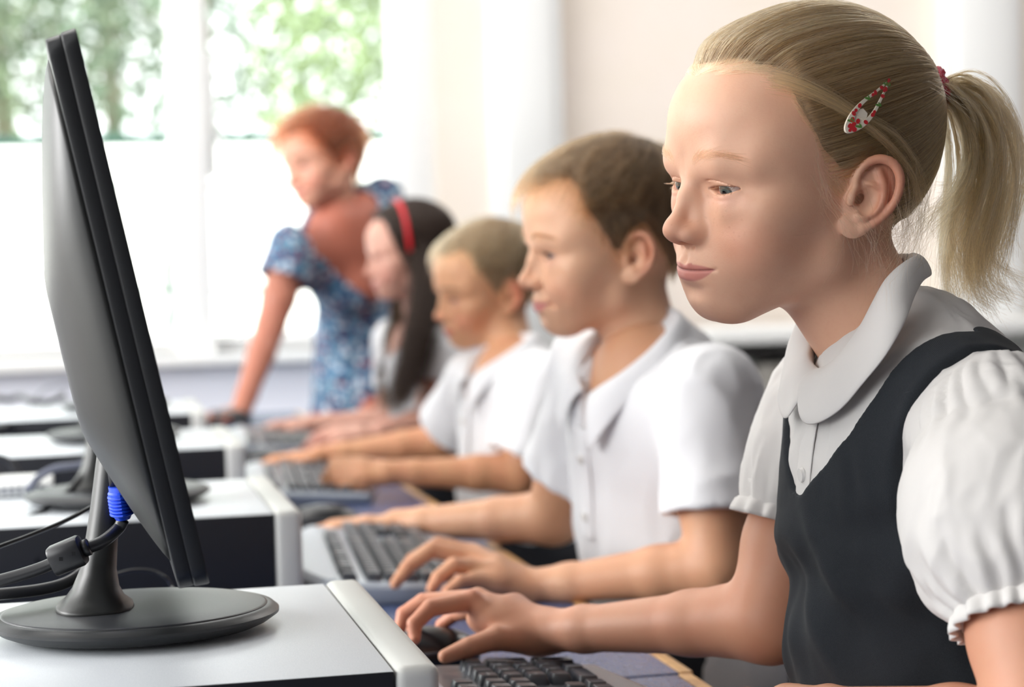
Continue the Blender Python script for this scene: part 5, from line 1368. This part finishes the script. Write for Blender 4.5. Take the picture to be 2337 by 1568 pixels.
# ---------------------------------------------------------------- the other four people
def W0(ps, lo, hi): return np.min(ps, 0)-lo, np.max(ps, 0)+hi
def short_hair(pt, root, Rh, th, sc, o, tab, cols, base, n, L, off, crown=(-1.5, -5.5, 12), fringe=0., rad=.00012, seed=1, k=8, spike=.1, hmin=-.02, fringe_dir=(.5, .4, -.6)):
    r = np.random.default_rng(seed); S = skull_sdf(o); H = hairline(tab); cr = np.array(crown, float)
    cap = hair_cap('hair', o, Rh, th, sc, H, lambda p: off(p)*.72*sstep(.1, 2.2, H(p)), base, root, vox=.22, lump=.10, freq=.9)
    pts = scalp_points(S, H, n, hmin, r)
    def d(p, t):
        a = p-cr; a[:, 2] *= .5; a = a/(np.linalg.norm(a, axis=1)[:, None]+1e-6)
        f = sstep(2, 6, p[:, 1])[:, None]*sstep(5.5, 8, p[:, 2])[:, None]
        side = sstep(6, 3, p[:, 2])[:, None]
        a = a*(1-side)+side*np.stack([0*p[:, 0], -.35+.5*(p[:, 1] > 2), -1+0*p[:, 0]], 1)
        return a*(1-.8*f)+f*np.array(fringe_dir)+.25*np.stack([vnoise(p*.8), vnoise(p*.8+9), vnoise(p*.8+17)], 1)
    LL = (L(pts) if callable(L) else L)*r.uniform(.6, 1.15, n); lay = r.random(n)
    ov = off(pts)
    st = grow(S, pts, d, LL, k, lambda t, p: (ov*.85+.25*lay)*sstep(0, .5, t)+spike*t*t*lay+.04, .05, r)
    return cap, hair_obj('hair_strands', toW(st, Rh, th, sc), rad, cols, cap, tip=.4)
def polo(root, T, sl, sr, le, re, m, hsl=.62, hsr=.62, g=1.0, rs=(.048, .052), V=(2.6, -4.5), seed=0., neckrise=0., short='polo_shirt', blo=-38, fold=.0035, collar=True, fem=0., rsr=None, lean=0.):
    b = SDF(); b.sub(T.sdf(g, loose=1.2, L=35, female=fem), T.R, T.o, T.sc)
    rsr = rsr or rs
    def vcut(p):
        l = T.loc(p); z = l[:, 2]
        ring_ = z-(4.2+lean-.42*l[:, 1])
        vv = np.minimum(V[0]*(z-V[1])/(2.5-V[1])-np.abs(l[:, 0]), l[:, 1]-1.)
        return np.maximum(ring_, vv)*.01
    b.add(vcut, T.o, 1, mode='i'); b.add(lambda p: (blo-T.loc(p)[:, 2])*.01, T.o, 1, mode='i')
    sleeve(b, sl+T.up*-.012, le, hsl, *rs, k=.022, th=.8); sleeve(b, sr+T.up*-.012, re, hsr, *rsr, k=.022, th=.8)
    ps = [sl, sr, T.wld((0, 0, blo)), T.wld((0, 9, -20)), T.wld((0, -9, -20)), sl+(le-sl)*hsl, sr+(re-sr)*hsr]
    lo, hi = W0(ps, .08, .08); lo[2] = max(lo[2], T.wld((0, 0, blo))[2]-.02)
    v, q = nets(b, lo, hi, .0032 if root.get('near') else .0045); v, q = main_island(v, q); v = relax(v, q, 2, .5)
    v = bump_cloth(v, q, fold, 15, (1, 1, .55), T.R, seed, False); v = bump_cloth(v, q, fold*.45, 34, (1, 1, .5), T.R, seed+5, True)
    sh = link(short, mesh_np(short, v, q), m, root)
    if collar:
        def ring(z, ph, r, yc): return (r*math.sin(math.radians(ph)), yc-r*math.cos(math.radians(ph)), z)
        yc = .8
        inner = [ring(6.6+lean, 0, 5.1, yc), ring(6.5+lean, 35, 5.1, yc), ring(6.0+lean, 70, 5.1, yc), ring(4.8+lean*.8, 100, 5.2, yc), ring(3.4+lean*.6, 130, 5.6, yc), ring(2.2+lean*.4, 155, 6.1, yc), (.7, 7.0, 1.2+lean*.2)]
        outer = [ring(3.8+lean, 0, 6.6, yc), ring(3.8+lean, 35, 6.8, yc), ring(3.4+lean, 70, 7.3, yc), ring(2.2+lean*.8, 100, 7.7, yc), ring(.4+lean*.6, 128, 8.2, yc), (5.3, 8.6, -2.2+lean*.3), (3.4, 9.4, -4.2)]
        io = resamp(outer, 26); ii = resamp(inner, 26)
        for sd in (1, -1):
            rows = [ii+A(0, 0, -1.4), ii+A(0, 0, -.4)]
            for t in np.linspace(0, 1, 6):
                r = ii*(1-t)+io*t; nn = r*A(1, 1, 0); nn /= np.linalg.norm(nn, axis=1)[:, None]; rows.append(r+nn*.4*math.sin(math.pi*t**.8)+A(0, 0, .5*math.sin(math.pi*t**.6)))
            sheet('collar', T.wld(np.array(rows)*A(sd, 1, 1)), m, sh, .0018)
        tsb = T.sdf(g+.4, loose=1.2); pl = []
        for x in (-1.4, -1.3, 1.3, 1.4):
            row = []
            for z in np.linspace(-2.5, -15, 12):
                y = 11.
                for _ in range(30): y -= float(tsb(A(x, y, z)[None])[0])*.7
                row.append((x, y-.35*(abs(x) > 1.35), z))
            pl.append(T.wld(row))
        sheet('placket', pl, m, sh, .001)
        for z in (-6, -12.5):
            y = 11.
            for _ in range(30): y -= float(tsb(A(0, y, z)[None])[0])*.7
            bm = bmesh.new(); bmesh.ops.create_cone(bm, cap_ends=True, segments=20, radius1=.0055, radius2=.005, depth=.002); bmesh.ops.transform(bm, matrix=Matrix.Translation(Vector(T.wld((0, y+.12, z)))) @ Vector(T.f).to_track_quat('Z', 'Y').to_matrix().to_4x4(), verts=bm.verts)
            bm_obj('button', bm, mat('button_pearl'), sh, smooth=True)
    return sh
def legs(root, T, m, nm='trousers', kx=-.36, sc=1., drop=.40):
    s = SDF(); 
    for sd in (1, -1):
        h0 = T.wld((6.5*sd, 0, -34)); kn = h0+A(kx, 0, .0); ft = A(kn[0]+.04, kn[1], .07)
        s.chain([h0, kn, ft], [.082, .058, .045], k=.03)
    s.ell(T.wld((0, -1, -31)), (.13, .15, .09), k=.03)
    hp = T.wld((0, 0, -34)); v, q = nets(s, (hp[0]+kx-.1, hp[1]-.25, .03), (hp[0]+.2, hp[1]+.25, hp[2]+.14), .009, n=5)
    link(nm, mesh_np(nm, v, q), m, root)
    sh = mat('shoe_black', col=(.012, .012, .013), rough=.35)
    for sd in (1, -1):
        kn = T.wld((6.5*sd, 0, -34))+A(kx, 0, 0); e = SDF(); e.ell((kn[0]-.02, kn[1], .04), (.11, .042, .042)); e.cone((kn[0]+.04, kn[1], .04), (kn[0]+.04, kn[1], .09), .04, .042, k=.02); e.add(lambda p: -p[:, 2], (0, 0, 0), 1, mode='i')
        v, q = nets(e, (kn[0]-.15, kn[1]-.06, -.01), (kn[0]+.1, kn[1]+.06, .14), .007, n=5); link('shoe', mesh_np('shoe', v, q), sh, root)
def body(root, Rh, th, sc, o, T, arms, vox, hv, iris, look, extra=None):
    """arms: list of (shoulder, elbow, wrist, radii, hand kwargs or None)"""
    nb = (T.wld((0, -1.4, -2.5))-th) @ Rh/(sc*.01)
    o['neck'] = [(0, -1.2, -3.), tuple(nb)]
    hs = head_sdf(o); lo, hi = hs.bounds(); lo[2] = nb[2]
    v0, q0 = nets(hs, lo, hi, hv); v0 = relax(v0, q0, 1, .5); c0 = face_colors(v0, o); V = [v0*sc*.01 @ Rh.T+th]; Q = [q0[:, ::-1]]; Cc = [c0]; n = len(v0)
    s = SDF(); s.sub(T.sdf(0, L=34, female=o.get('female', 0)), T.R, T.o, T.sc); ps = [T.wld((0, 0, -42)), T.wld((0, 9, -20)), T.wld((0, -9, -20)), T.sl, T.sr]
    for a, e, w, r, hk in arms: s.cone(a, a*.55+e*.45, r[0]*.88, r[1]*.84, k=.02); ps.append(a*.55+e*.45)
    lo, hi = W0(ps, .06, .06); v, q = nets(s, lo, hi, .007, n=6); V.append(v); Q.append(q+n); c = skin_simple(v, o); Cc.append(c); n += len(v)
    if extra: Cc[-1] = extra(v, c)
    for a, e, w, r, hk in arms:
        s = SDF(); limb(s, a, e, w, r, k=.012); ps = [a, e, w]
        if hk:
            kn, tp = hand(s, w, **hk); ps += [x for k_ in kn for x in k_]+list(tp)
        lo, hi = W0(ps, .035, .045); v, q = nets(s, lo, hi, vox); v = relax(v, q, 1, .5); c = skin_simple(v, o)
        if hk: c = tint(c, v, [x for k_ in kn for x in k_[1:]], .010, o.get('red', lin((214, 132, 112))), .4)
        V.append(v); Q.append(q+n); Cc.append(c); n += len(v)
    link('body', mesh_np('body', np.concatenate(V), np.concatenate(Q), col=np.clip(np.concatenate(Cc), 0, 1)), SKIN(), root)
    for sd in (1, -1): eyeball('%s' % iris[0], root, Rh, th, sd, look, iris[1], sc=sc*.01)
    return hs
def others():
    WP = lambda: mat('white_pique', col=(.84, .84, .86), rough=.9, sheen=.15, bump=(1300, .2, .0004))
    NV = mat('navy_trousers', col=lin((34, 37, 44)), rough=.9)
    fr = lambda p: .45+.9*sstep(3, 9, p[:, 2])
    # ---- brown haired boy
    Rh = np.array([[.0322, -.9953, -.0910], [-.9954, -.0237, -.0929], [-.0903, -.0936, .9915]]); th = A(.5672, 2.0726, 1.0275)
    root = empty('person', (0, 0, 0), 0, 'smiling brown haired boy in white polo shirt typing beside the ponytail girl', 'person'); root['near'] = 1
    sl = P(1618, 868, 1.985); sr = P(1345, 885, 2.27); hip = A(.66, 2.12, .56); T = Torso(sl, sr, hip, None)
    o = dict(open=(.40, .34), smile=.9, arm=lin((218, 166, 130)), skin=lin((230, 182, 148)), red=lin((210, 132, 104)), lip=lin((204, 118, 116)), eartilt=12, earflare=30, cheek=.1)
    le = P(1640, 1292, 1.955); lw = P(1218, 1338, 2.02); re = P(1262, 1180, 2.34); rw = P(905, 1195, 2.47)
    J = {0: [P(1078, 1262, 2.06), P(1000, 1243, 2.06), P(940, 1278, 2.045), P(908, 1325, 2.035)], 1: [P(1070, 1272, 2.03), P(985, 1254, 2.02), P(930, 1295, 2.0), P(902, 1332, 1.99)],
         2: [P(1072, 1296, 2.00), P(1035, 1290, 1.985), P(1000, 1318, 1.975), P(984, 1345, 1.97)], 3: [P(1082, 1325, 1.98), P(1050, 1328, 1.965), P(1022, 1350, 1.955), P(1010, 1366, 1.95)]}
    hl = dict(f=P(1075, 1290, 2.01)-lw, b=A(-.15, -.25, 1), side=-1, sc=.93, flex=None, joints=J)
    hr = dict(f=A(-1, .25, -.05), b=A(-.1, 0, 1), side=1, sc=.82, flex=[(18, 32, 20), (14, 30, 20), (16, 30, 20), (20, 34, 20)])
    rad = (.037, .036, .033, .0265, .0182)
    hs = body(root, Rh, th, 1., o, T, [(sl-T.up*.02, le, lw, rad, hl), (sr-T.up*.02, re, rw, rad, hr)], .0018, .13, ('b2', lin((86, 98, 108))), (.14, 1, -.10))
    polo(root, T, sl, sr, le, re, WP(), .70, .62, seed=3., lean=.8, rs=(.050, .056))
    legs(root, T, NV)
    tab = [(0, 31), (20, 36), (38, 42), (50, 36), (59, 14), (70, -8), (78, -22), (86, -18), (94, -2), (106, 4), (120, -18), (145, -38), (180, -40)]
    HM = hairmat('brown_hair', lin((78, 54, 36)), lin((138, 102, 66))); HB = mat('brown_base', col=lin((84, 66, 48)), rough=.8)
    short_hair(None, root, Rh, th, 1., o, tab, HM, HB, 12000, lambda p: 1.6+2.0*sstep(4, 9, p[:, 2])+.8*sstep(3, 6, p[:, 1]), fr, rad=.00011, seed=2, fringe_dir=(.05, .55, -.85))
    f_ = _facef(o); brows(o, Rh, th, 1., f_, hairmat('brow_brown', lin((88, 62, 42)), lin((116, 86, 60))), root, n=200, z0=2.7, r=.00007); lashes(o, Rh, th, 1., mat('lash_dark', col=(.03, .02, .015), rough=.6), root, n=60, L=.6)
    # ---- small fair haired boy
    Rh = np.array([[.1827, -.9699, -.161], [-.9747, -.1573, -.1587], [-.1286, -.1859, .9741]]); th = A(.6466, 3.0977, .9733); sc = .95
    root = empty('person', (0, 0, 0), 0, 'small fair haired boy with red ear in white polo shirt, fist on the desk', 'person')
    sl = P(1252, 858, 2.95); sr = P(1082, 872, 3.2); hip = P(1195, 1330, 3.1); T = Torso(sl, sr, hip, None, .95)
    o = dict(open=(.34, .34), pout=.15, arm=lin((214, 158, 118)), skin=lin((222, 170, 130)), red=lin((212, 112, 92)), lip=lin((190, 84, 80)), eartilt=10, earflare=34, mouth_open=.2)
    le = P(1188, 1080, 2.95); lw = P(885, 1078, 2.93); re = P(1010, 1010, 3.3); rw = P(730, 1040, 3.30)
    fl = [(62, 85, 60)]*4
    hl = dict(f=A(-1, .1, -.02), b=A(0, -.55, .8), side=-1, sc=.84, flex=fl, spread=.3); hr = dict(f=A(-1, .2, -.10), b=A(-.1, 0, 1), side=1, sc=.80, flex=[(18, 30, 20)]*4)
    body(root, Rh, th, sc, o, T, [(sl-T.up*.02, le, lw, rad, hl), (sr-T.up*.02, re, rw, rad, hr)], .0028, .2, ('b3', lin((110, 120, 130))), (.0, 1, -.2))
    polo(root, T, sl, sr, le, re, WP(), .80, .66, seed=8., lean=.6, rs=(.050, .062), V=(3.2, -6), blo=-32)
    legs(root, T, NV, kx=-.32)
    HM = hairmat('fair_hair', lin((134, 104, 68)), lin((206, 178, 130))); HB = mat('fair_base', col=lin((128, 104, 76)), rough=.8)
    short_hair(None, root, Rh, th, sc, o, tab, HM, HB, 5000, lambda p: 1.3+1.9*sstep(4, 9, p[:, 2])+.6*sstep(3, 6, p[:, 1]), lambda p: .35+.8*sstep(3, 9, p[:, 2]), rad=.00018, seed=3, fringe_dir=(.3, .8, -.2))
    brows(o, Rh, th, sc, _facef(o), mat('brow_dim', col=lin((150, 112, 80)), rough=.8), root, n=120, z0=2.6, r=.00012); lashes(o, Rh, th, sc, MATS['lash_dark'], root, n=40, L=.6, r=.0001)
    # ---- dark haired girl with the red band
    Rh = Rface_(3, -6); th = P(937, 591, 3.78); sc = .88
    root = empty('person', (0, 0, 0), 0, 'girl with long dark hair and red headband, in profile before the teacher', 'person')
    sl = P(1006, 800, 3.70); sr = P(905, 800, 3.97); hip = A(.74, 3.86, .56); T = Torso(sl, sr, hip, None, .95)
    o = dict(open=(.36, .3), smile=.5, ears=.7, earflare=6, skin=lin((214, 164, 144)), red=lin((200, 118, 106)), lip=lin((192, 104, 108)))
    le = P(985, 960, 3.68); lw = P(868, 985, 3.60); re = P(900, 965, 3.97); rw = P(712, 965, 4.0)
    hl = dict(f=A(-1, .05, .02), b=A(0, -.2, 1), side=-1, sc=.86, flex=[(20, 30, 20)]*4); hr = dict(f=A(-1, .1, -.06), b=A(0, 0, 1), side=1, sc=.82, flex=[(20, 30, 20)]*4)
    body(root, Rh, th, sc, o, T, [(sl-T.up*.02, le, lw, rad, hl), (sr-T.up*.02, re, rw, rad, hr)], .0034, .24, ('g4', lin((80, 66, 52))), (.0, 1, -.15))
    polo(root, T, sl, sr, le, re, WP(), .45, .5, seed=12., lean=.6, rs=(.046, .05), short='white_shirt', blo=-30)
    legs(root, T, NV, nm='grey_skirt', kx=-.3)
    HM = mat('dark_hair', col=lin((68, 55, 48)), rough=.55, spec=.25); HB = mat('dark_base', col=lin((44, 36, 32)), rough=.6); HM2 = mat('hair_ends', col=lin((104, 84, 62)), rough=.6, spec=.25)
    S = skull_sdf(o); r = np.random.default_rng(9); H = hairline([(0, 42), (25, 44), (42, 34), (54, 10), (64, -16), (76, -36), (95, -50), (130, -55), (180, -55)])
    cap = hair_cap('hair', o, Rh, th, sc, H, lambda p: .7+.5*sstep(2, 9, p[:, 2]), HB, root, vox=.25, lump=.08, zmin=-11)
    pts = scalp_points(S, H, 3500, -.02, r)
    def dd(p, t):
        s_ = np.sign(p[:, 0])[:, None]; top = sstep(5, 11, p[:, 2])[:, None]
        return top*np.concatenate([s_, 0*s_-.45, 0*s_-.2], 1)+(1-top)*np.concatenate([0*s_, -.35+0*s_, -1+0*s_], 1)
    st = grow(S, pts, dd, 14., 14, lambda t, p: .9+.5*sstep(2, 9, p[:, 2])+.15*r.random(len(p)), .02, r)
    hair_obj('hair_strands', toW(st, Rh, th, sc), .00022, HM, cap, tip=.7)
    def fill(px, d, n, sp, fan, cut=1):
        g = resamp([P(x, y, d+dz) for x, y, dz in px], 18); t = np.linspace(0, 1, 18)
        return g[None]+r.normal(size=(n, 1, 3))*sp*(1+(fan-1)*np.sin(t*2))[None, :, None]+r.normal(size=(n, 1, 3))*.008*(t**3)[None, :, None]
    la = [fill([(955, 560, .02), (968, 620, -.01), (965, 690, -.05), (950, 760, -.09), (938, 820, -.10), (925, 880, -.10)], 3.72, 800, .012, 1.2),
          fill([(985, 560, .0), (995, 640, -.01), (985, 710, -.03), (960, 780, -.08), (935, 850, -.10), (905, 915, -.10)], 3.74, 600, .012, 1.0),
          fill([(1010, 560, .0), (1012, 640, .02), (1000, 720, .03), (990, 790, .04)], 3.80, 500, .014, 1.)]
    hair_obj('hair_curtain', np.concatenate(la), .00022, HM, cap, tip=.5)
    la = [fill([(930, 640, 0), (912, 700, .0), (898, 760, -.0), (890, 820, -.0), (884, 880, -.0), (882, 925, 0)], 3.84, 350, .006, 1.6), fill([(955, 760, -.05), (940, 820, -.08), (922, 880, -.08), (900, 925, -.08)], 3.72, 250, .006, 1.3)]
    hair_obj('hair_ends', np.concatenate(la), .0002, HM2, cap, tip=.4)
    rows = []
    for w in (-.55, 0, .55):
        row = []
        for a in np.linspace(-100, 100, 40):
            q = A(9*math.sin(math.radians(a)), 1.6+w, 3+9*math.cos(math.radians(a))); 
            for _ in range(30): q = q-nrm(q-A(0, 1.6, 3))*float(S(q[None])[0]-1.55+.1*abs(w))*.7
            row.append(q)
        rows.append(toW(np.array(row), Rh, th, sc))
    hb = sheet('headband', rows, mat('red_plastic', col=lin((214, 24, 40)), rough=.3), root, .002); hb['label'] = 'red plastic headband'
    # ---- teacher
    Rh = np.array([[.4609, -.8672, -.1882], [-.882, -.4711, .0103], [.0976, -.1613, .9821]]); th = A(.5927, 4.7438, 1.2652); sc = 1.08
    root = empty('person', (0, 0, 0), 0, 'red haired woman in blue floral dress leaning on the desk by the window', 'person')
    sr = P(660, 545, 4.66); sl = P(885, 503, 4.88); hip = A(.80, 5.02, .74); T = Torso(sl, sr, hip, None, 1.15)
    o = dict(open=(.3, .3), smile=1.2, arm=lin((182, 120, 98)), skin=lin((218, 162, 136)), red=lin((198, 110, 92)), lip=lin((170, 56, 58)), jaww=.95, nw=.92, mouth_open=.8, female=1.0, blush=1.3)
    re = P(618, 742, 4.62); rw = P(550, 938, 4.50); le = P(985, 700, 4.85); lw = P(935, 900, 4.62)
    rad = (.046, .042, .036, .033, .024)
    hr = dict(f=A(-.8, -.5, -.12), b=A(-.3, .1, 1), side=1, sc=.95, flex=[(6, 12, 10)]*4, spread=1.6); hl = dict(f=A(-.7, -.6, -.1), b=A(0, 0, 1), side=-1, sc=.95, flex=[(10, 20, 10)]*4)
    tan = lin((176, 100, 80))
    def chest(v, c):
        l = T.loc(v); m = (sstep(-26, -2, l[:, 2])*.7)[:, None]; return c*(1-m)+np.array(tan)*m
    body(root, Rh, th, sc, o, T, [(sl-T.up*.03, le, lw, rad, hl), (sr-T.up*.03, re, rw, rad, hr)], .004, .25, ('t', lin((90, 90, 80))), (.1, 1, -.3), chest)
    FL = mat('floral_cotton', rough=.85)
    if not FL.get('done'):
        FL['done'] = 1; nt = FL.node_tree; b = nt.nodes['Principled BSDF']; tc = nt.nodes.new('ShaderNodeTexCoord'); v = nt.nodes.new('ShaderNodeTexVoronoi'); v.inputs['Scale'].default_value = 88; nt.links.new(tc.outputs['Object'], v.inputs['Vector'])
        sx = nt.nodes.new('ShaderNodeSeparateColor'); nt.links.new(v.outputs['Color'], sx.inputs[0]); cr = nt.nodes.new('ShaderNodeValToRGB'); cr.color_ramp.interpolation = 'CONSTANT'; e = cr.color_ramp.elements
        e[0].color = (*lin((70, 98, 128)), 1); e[1].position = .3; e[1].color = (*lin((104, 140, 160)), 1)
        for p_, c_ in ((.5, (34, 40, 78)), (.64, (206, 214, 226)), (.76, (128, 44, 66)), (.86, (84, 132, 166))): q_ = e.new(p_); q_.color = (*lin(c_), 1)
        nt.links.new(sx.outputs[0], cr.inputs[0]); nt.links.new(cr.outputs[0], b.inputs['Base Color'])
    b = SDF(); b.sub(T.sdf(.9, loose=.3, L=36, female=1.0), T.R, T.o, T.sc); hipw = T.wld((0, 0, -36))
    b.chain([T.wld((0, 0, -30)), A(hipw[0]+.02, hipw[1], .55)], [.16, .24], k=.08)
    sleeve(b, sl-T.up*.02, le, .40, .058, .062, k=.03, th=.9); sleeve(b, sr-T.up*.02, re, .42, .058, .062, k=.03, th=.9)
    def scoop(p):
        l = T.loc(p); x = np.abs(l[:, 0]); z = l[:, 2]; w = 8.4*np.clip((z+15.)/15, 0, 1)**.33
        return np.maximum(np.minimum(w-x, l[:, 1]-0.), np.minimum(z-(3.2-.6*l[:, 1]), 9.5-x))*.009
    b.add(scoop, T.o, 1, mode='i')
    lo, hi = W0([sl, sr, hipw, A(hipw[0]-.2, hipw[1]-.2, .45), A(hipw[0]+.25, hipw[1]+.25, .5), sl+(le-sl)*.42, sr+(re-sr)*.42], .09, .09)
    v, q = nets(b, lo, hi, .0055, n=8); v, q = main_island(v, q); v = relax(v, q, 2, .5); v = bump_cloth(v, q, .006, 9, (1, 1, .5), T.R, 1., False)
    link('floral_dress', mesh_np('floral_dress', v, q), FL, root)
    tab = [(0, 30), (22, 38), (40, 36), (52, 18), (62, 0), (72, -20), (82, -30), (90, -16), (98, -4), (108, -4), (120, -22), (150, -42), (180, -44)]
    HM = hairmat('auburn_hair', lin((92, 42, 26)), lin((168, 88, 54)), .35); HB = mat('auburn_base', col=lin((112, 54, 32)), rough=.8)
    short_hair(None, root, Rh, th, sc, o, tab, HM, HB, 5000, lambda p: 3.0+3.2*sstep(4, 9, p[:, 2]), lambda p: .8+1.7*sstep(2, 9, p[:, 2]), rad=.0003, seed=5, fringe_dir=(-.8, .6, -.35), crown=(2., -5.5, 12), spike=.4)
    brows(o, Rh, th, sc, _facef(o), MATS['brow_dim'], root, n=120, z0=2.7, r=.0002); lashes(o, Rh, th, sc, MATS['lash_dark'], root, n=60, L=.7, r=.0002)
    # her legs stand behind the desk
    s = SDF()
    for sd in (1, -1): s.chain([A(hipw[0]+.03, hipw[1]+sd*.09, .62), A(hipw[0]+.05, hipw[1]+sd*.09, .35), A(hipw[0]+.06, hipw[1]+sd*.09, .05)], [.07, .05, .035], k=.01)
    v, q = nets(s, (hipw[0]-.1, hipw[1]-.25, .02), (hipw[0]+.2, hipw[1]+.25, .7), .009, n=5); link('tights', mesh_np('tights', v, q), mat('dark_tights', col=lin((40, 42, 50)), rough=.8), root)
def Rface_(yaw, pitch):
    a = math.radians(yaw); f = A(-math.cos(a), -math.sin(a), 0); u = A(0, 0, 1.); l = np.cross(u, f); b = math.radians(pitch)
    f2 = f*math.cos(b)+u*math.sin(b); u2 = u*math.cos(b)-f*math.sin(b); return np.stack([l, f2, u2], 1)
def setup_camera(crop=None, fstop=5.6, focus=1.30):
    cam = bpy.data.cameras.new('camera'); co = bpy.data.objects.new('camera', cam); C.objects.link(co)
    Rc = Matrix(RW.tolist()).to_4x4(); Rc.translation = Vector(CAMP); co.matrix_world = Rc
    cam.sensor_width = 36; cam.lens = 36*F/2337; cam.clip_start = .05; cam.clip_end = 500
    if crop:
        x0, y0, x1, y1 = crop; w = x1-x0
        cam.lens *= 2337/w; cam.shift_x = ((x0+x1)/2-1168.5)/w; cam.shift_y = -((y0+y1)/2-784)/w
    else:
        cam.dof.use_dof = True; cam.dof.focus_distance = focus; cam.dof.aperture_fstop = fstop; cam.dof.aperture_blades = 0
    bpy.context.scene.camera = co
    return co
room(); outside(); furniture()
print('room', time.time()-T0)
girl(); print('girl', time.time()-T0)
girl_hair(); print('hair', time.time()-T0)
if 'others' in globals(): others(); print('others', time.time()-T0)
lights(); setup_camera()
for o_ in bpy.data.objects:
    if o_.get('near') is not None: del o_['near']
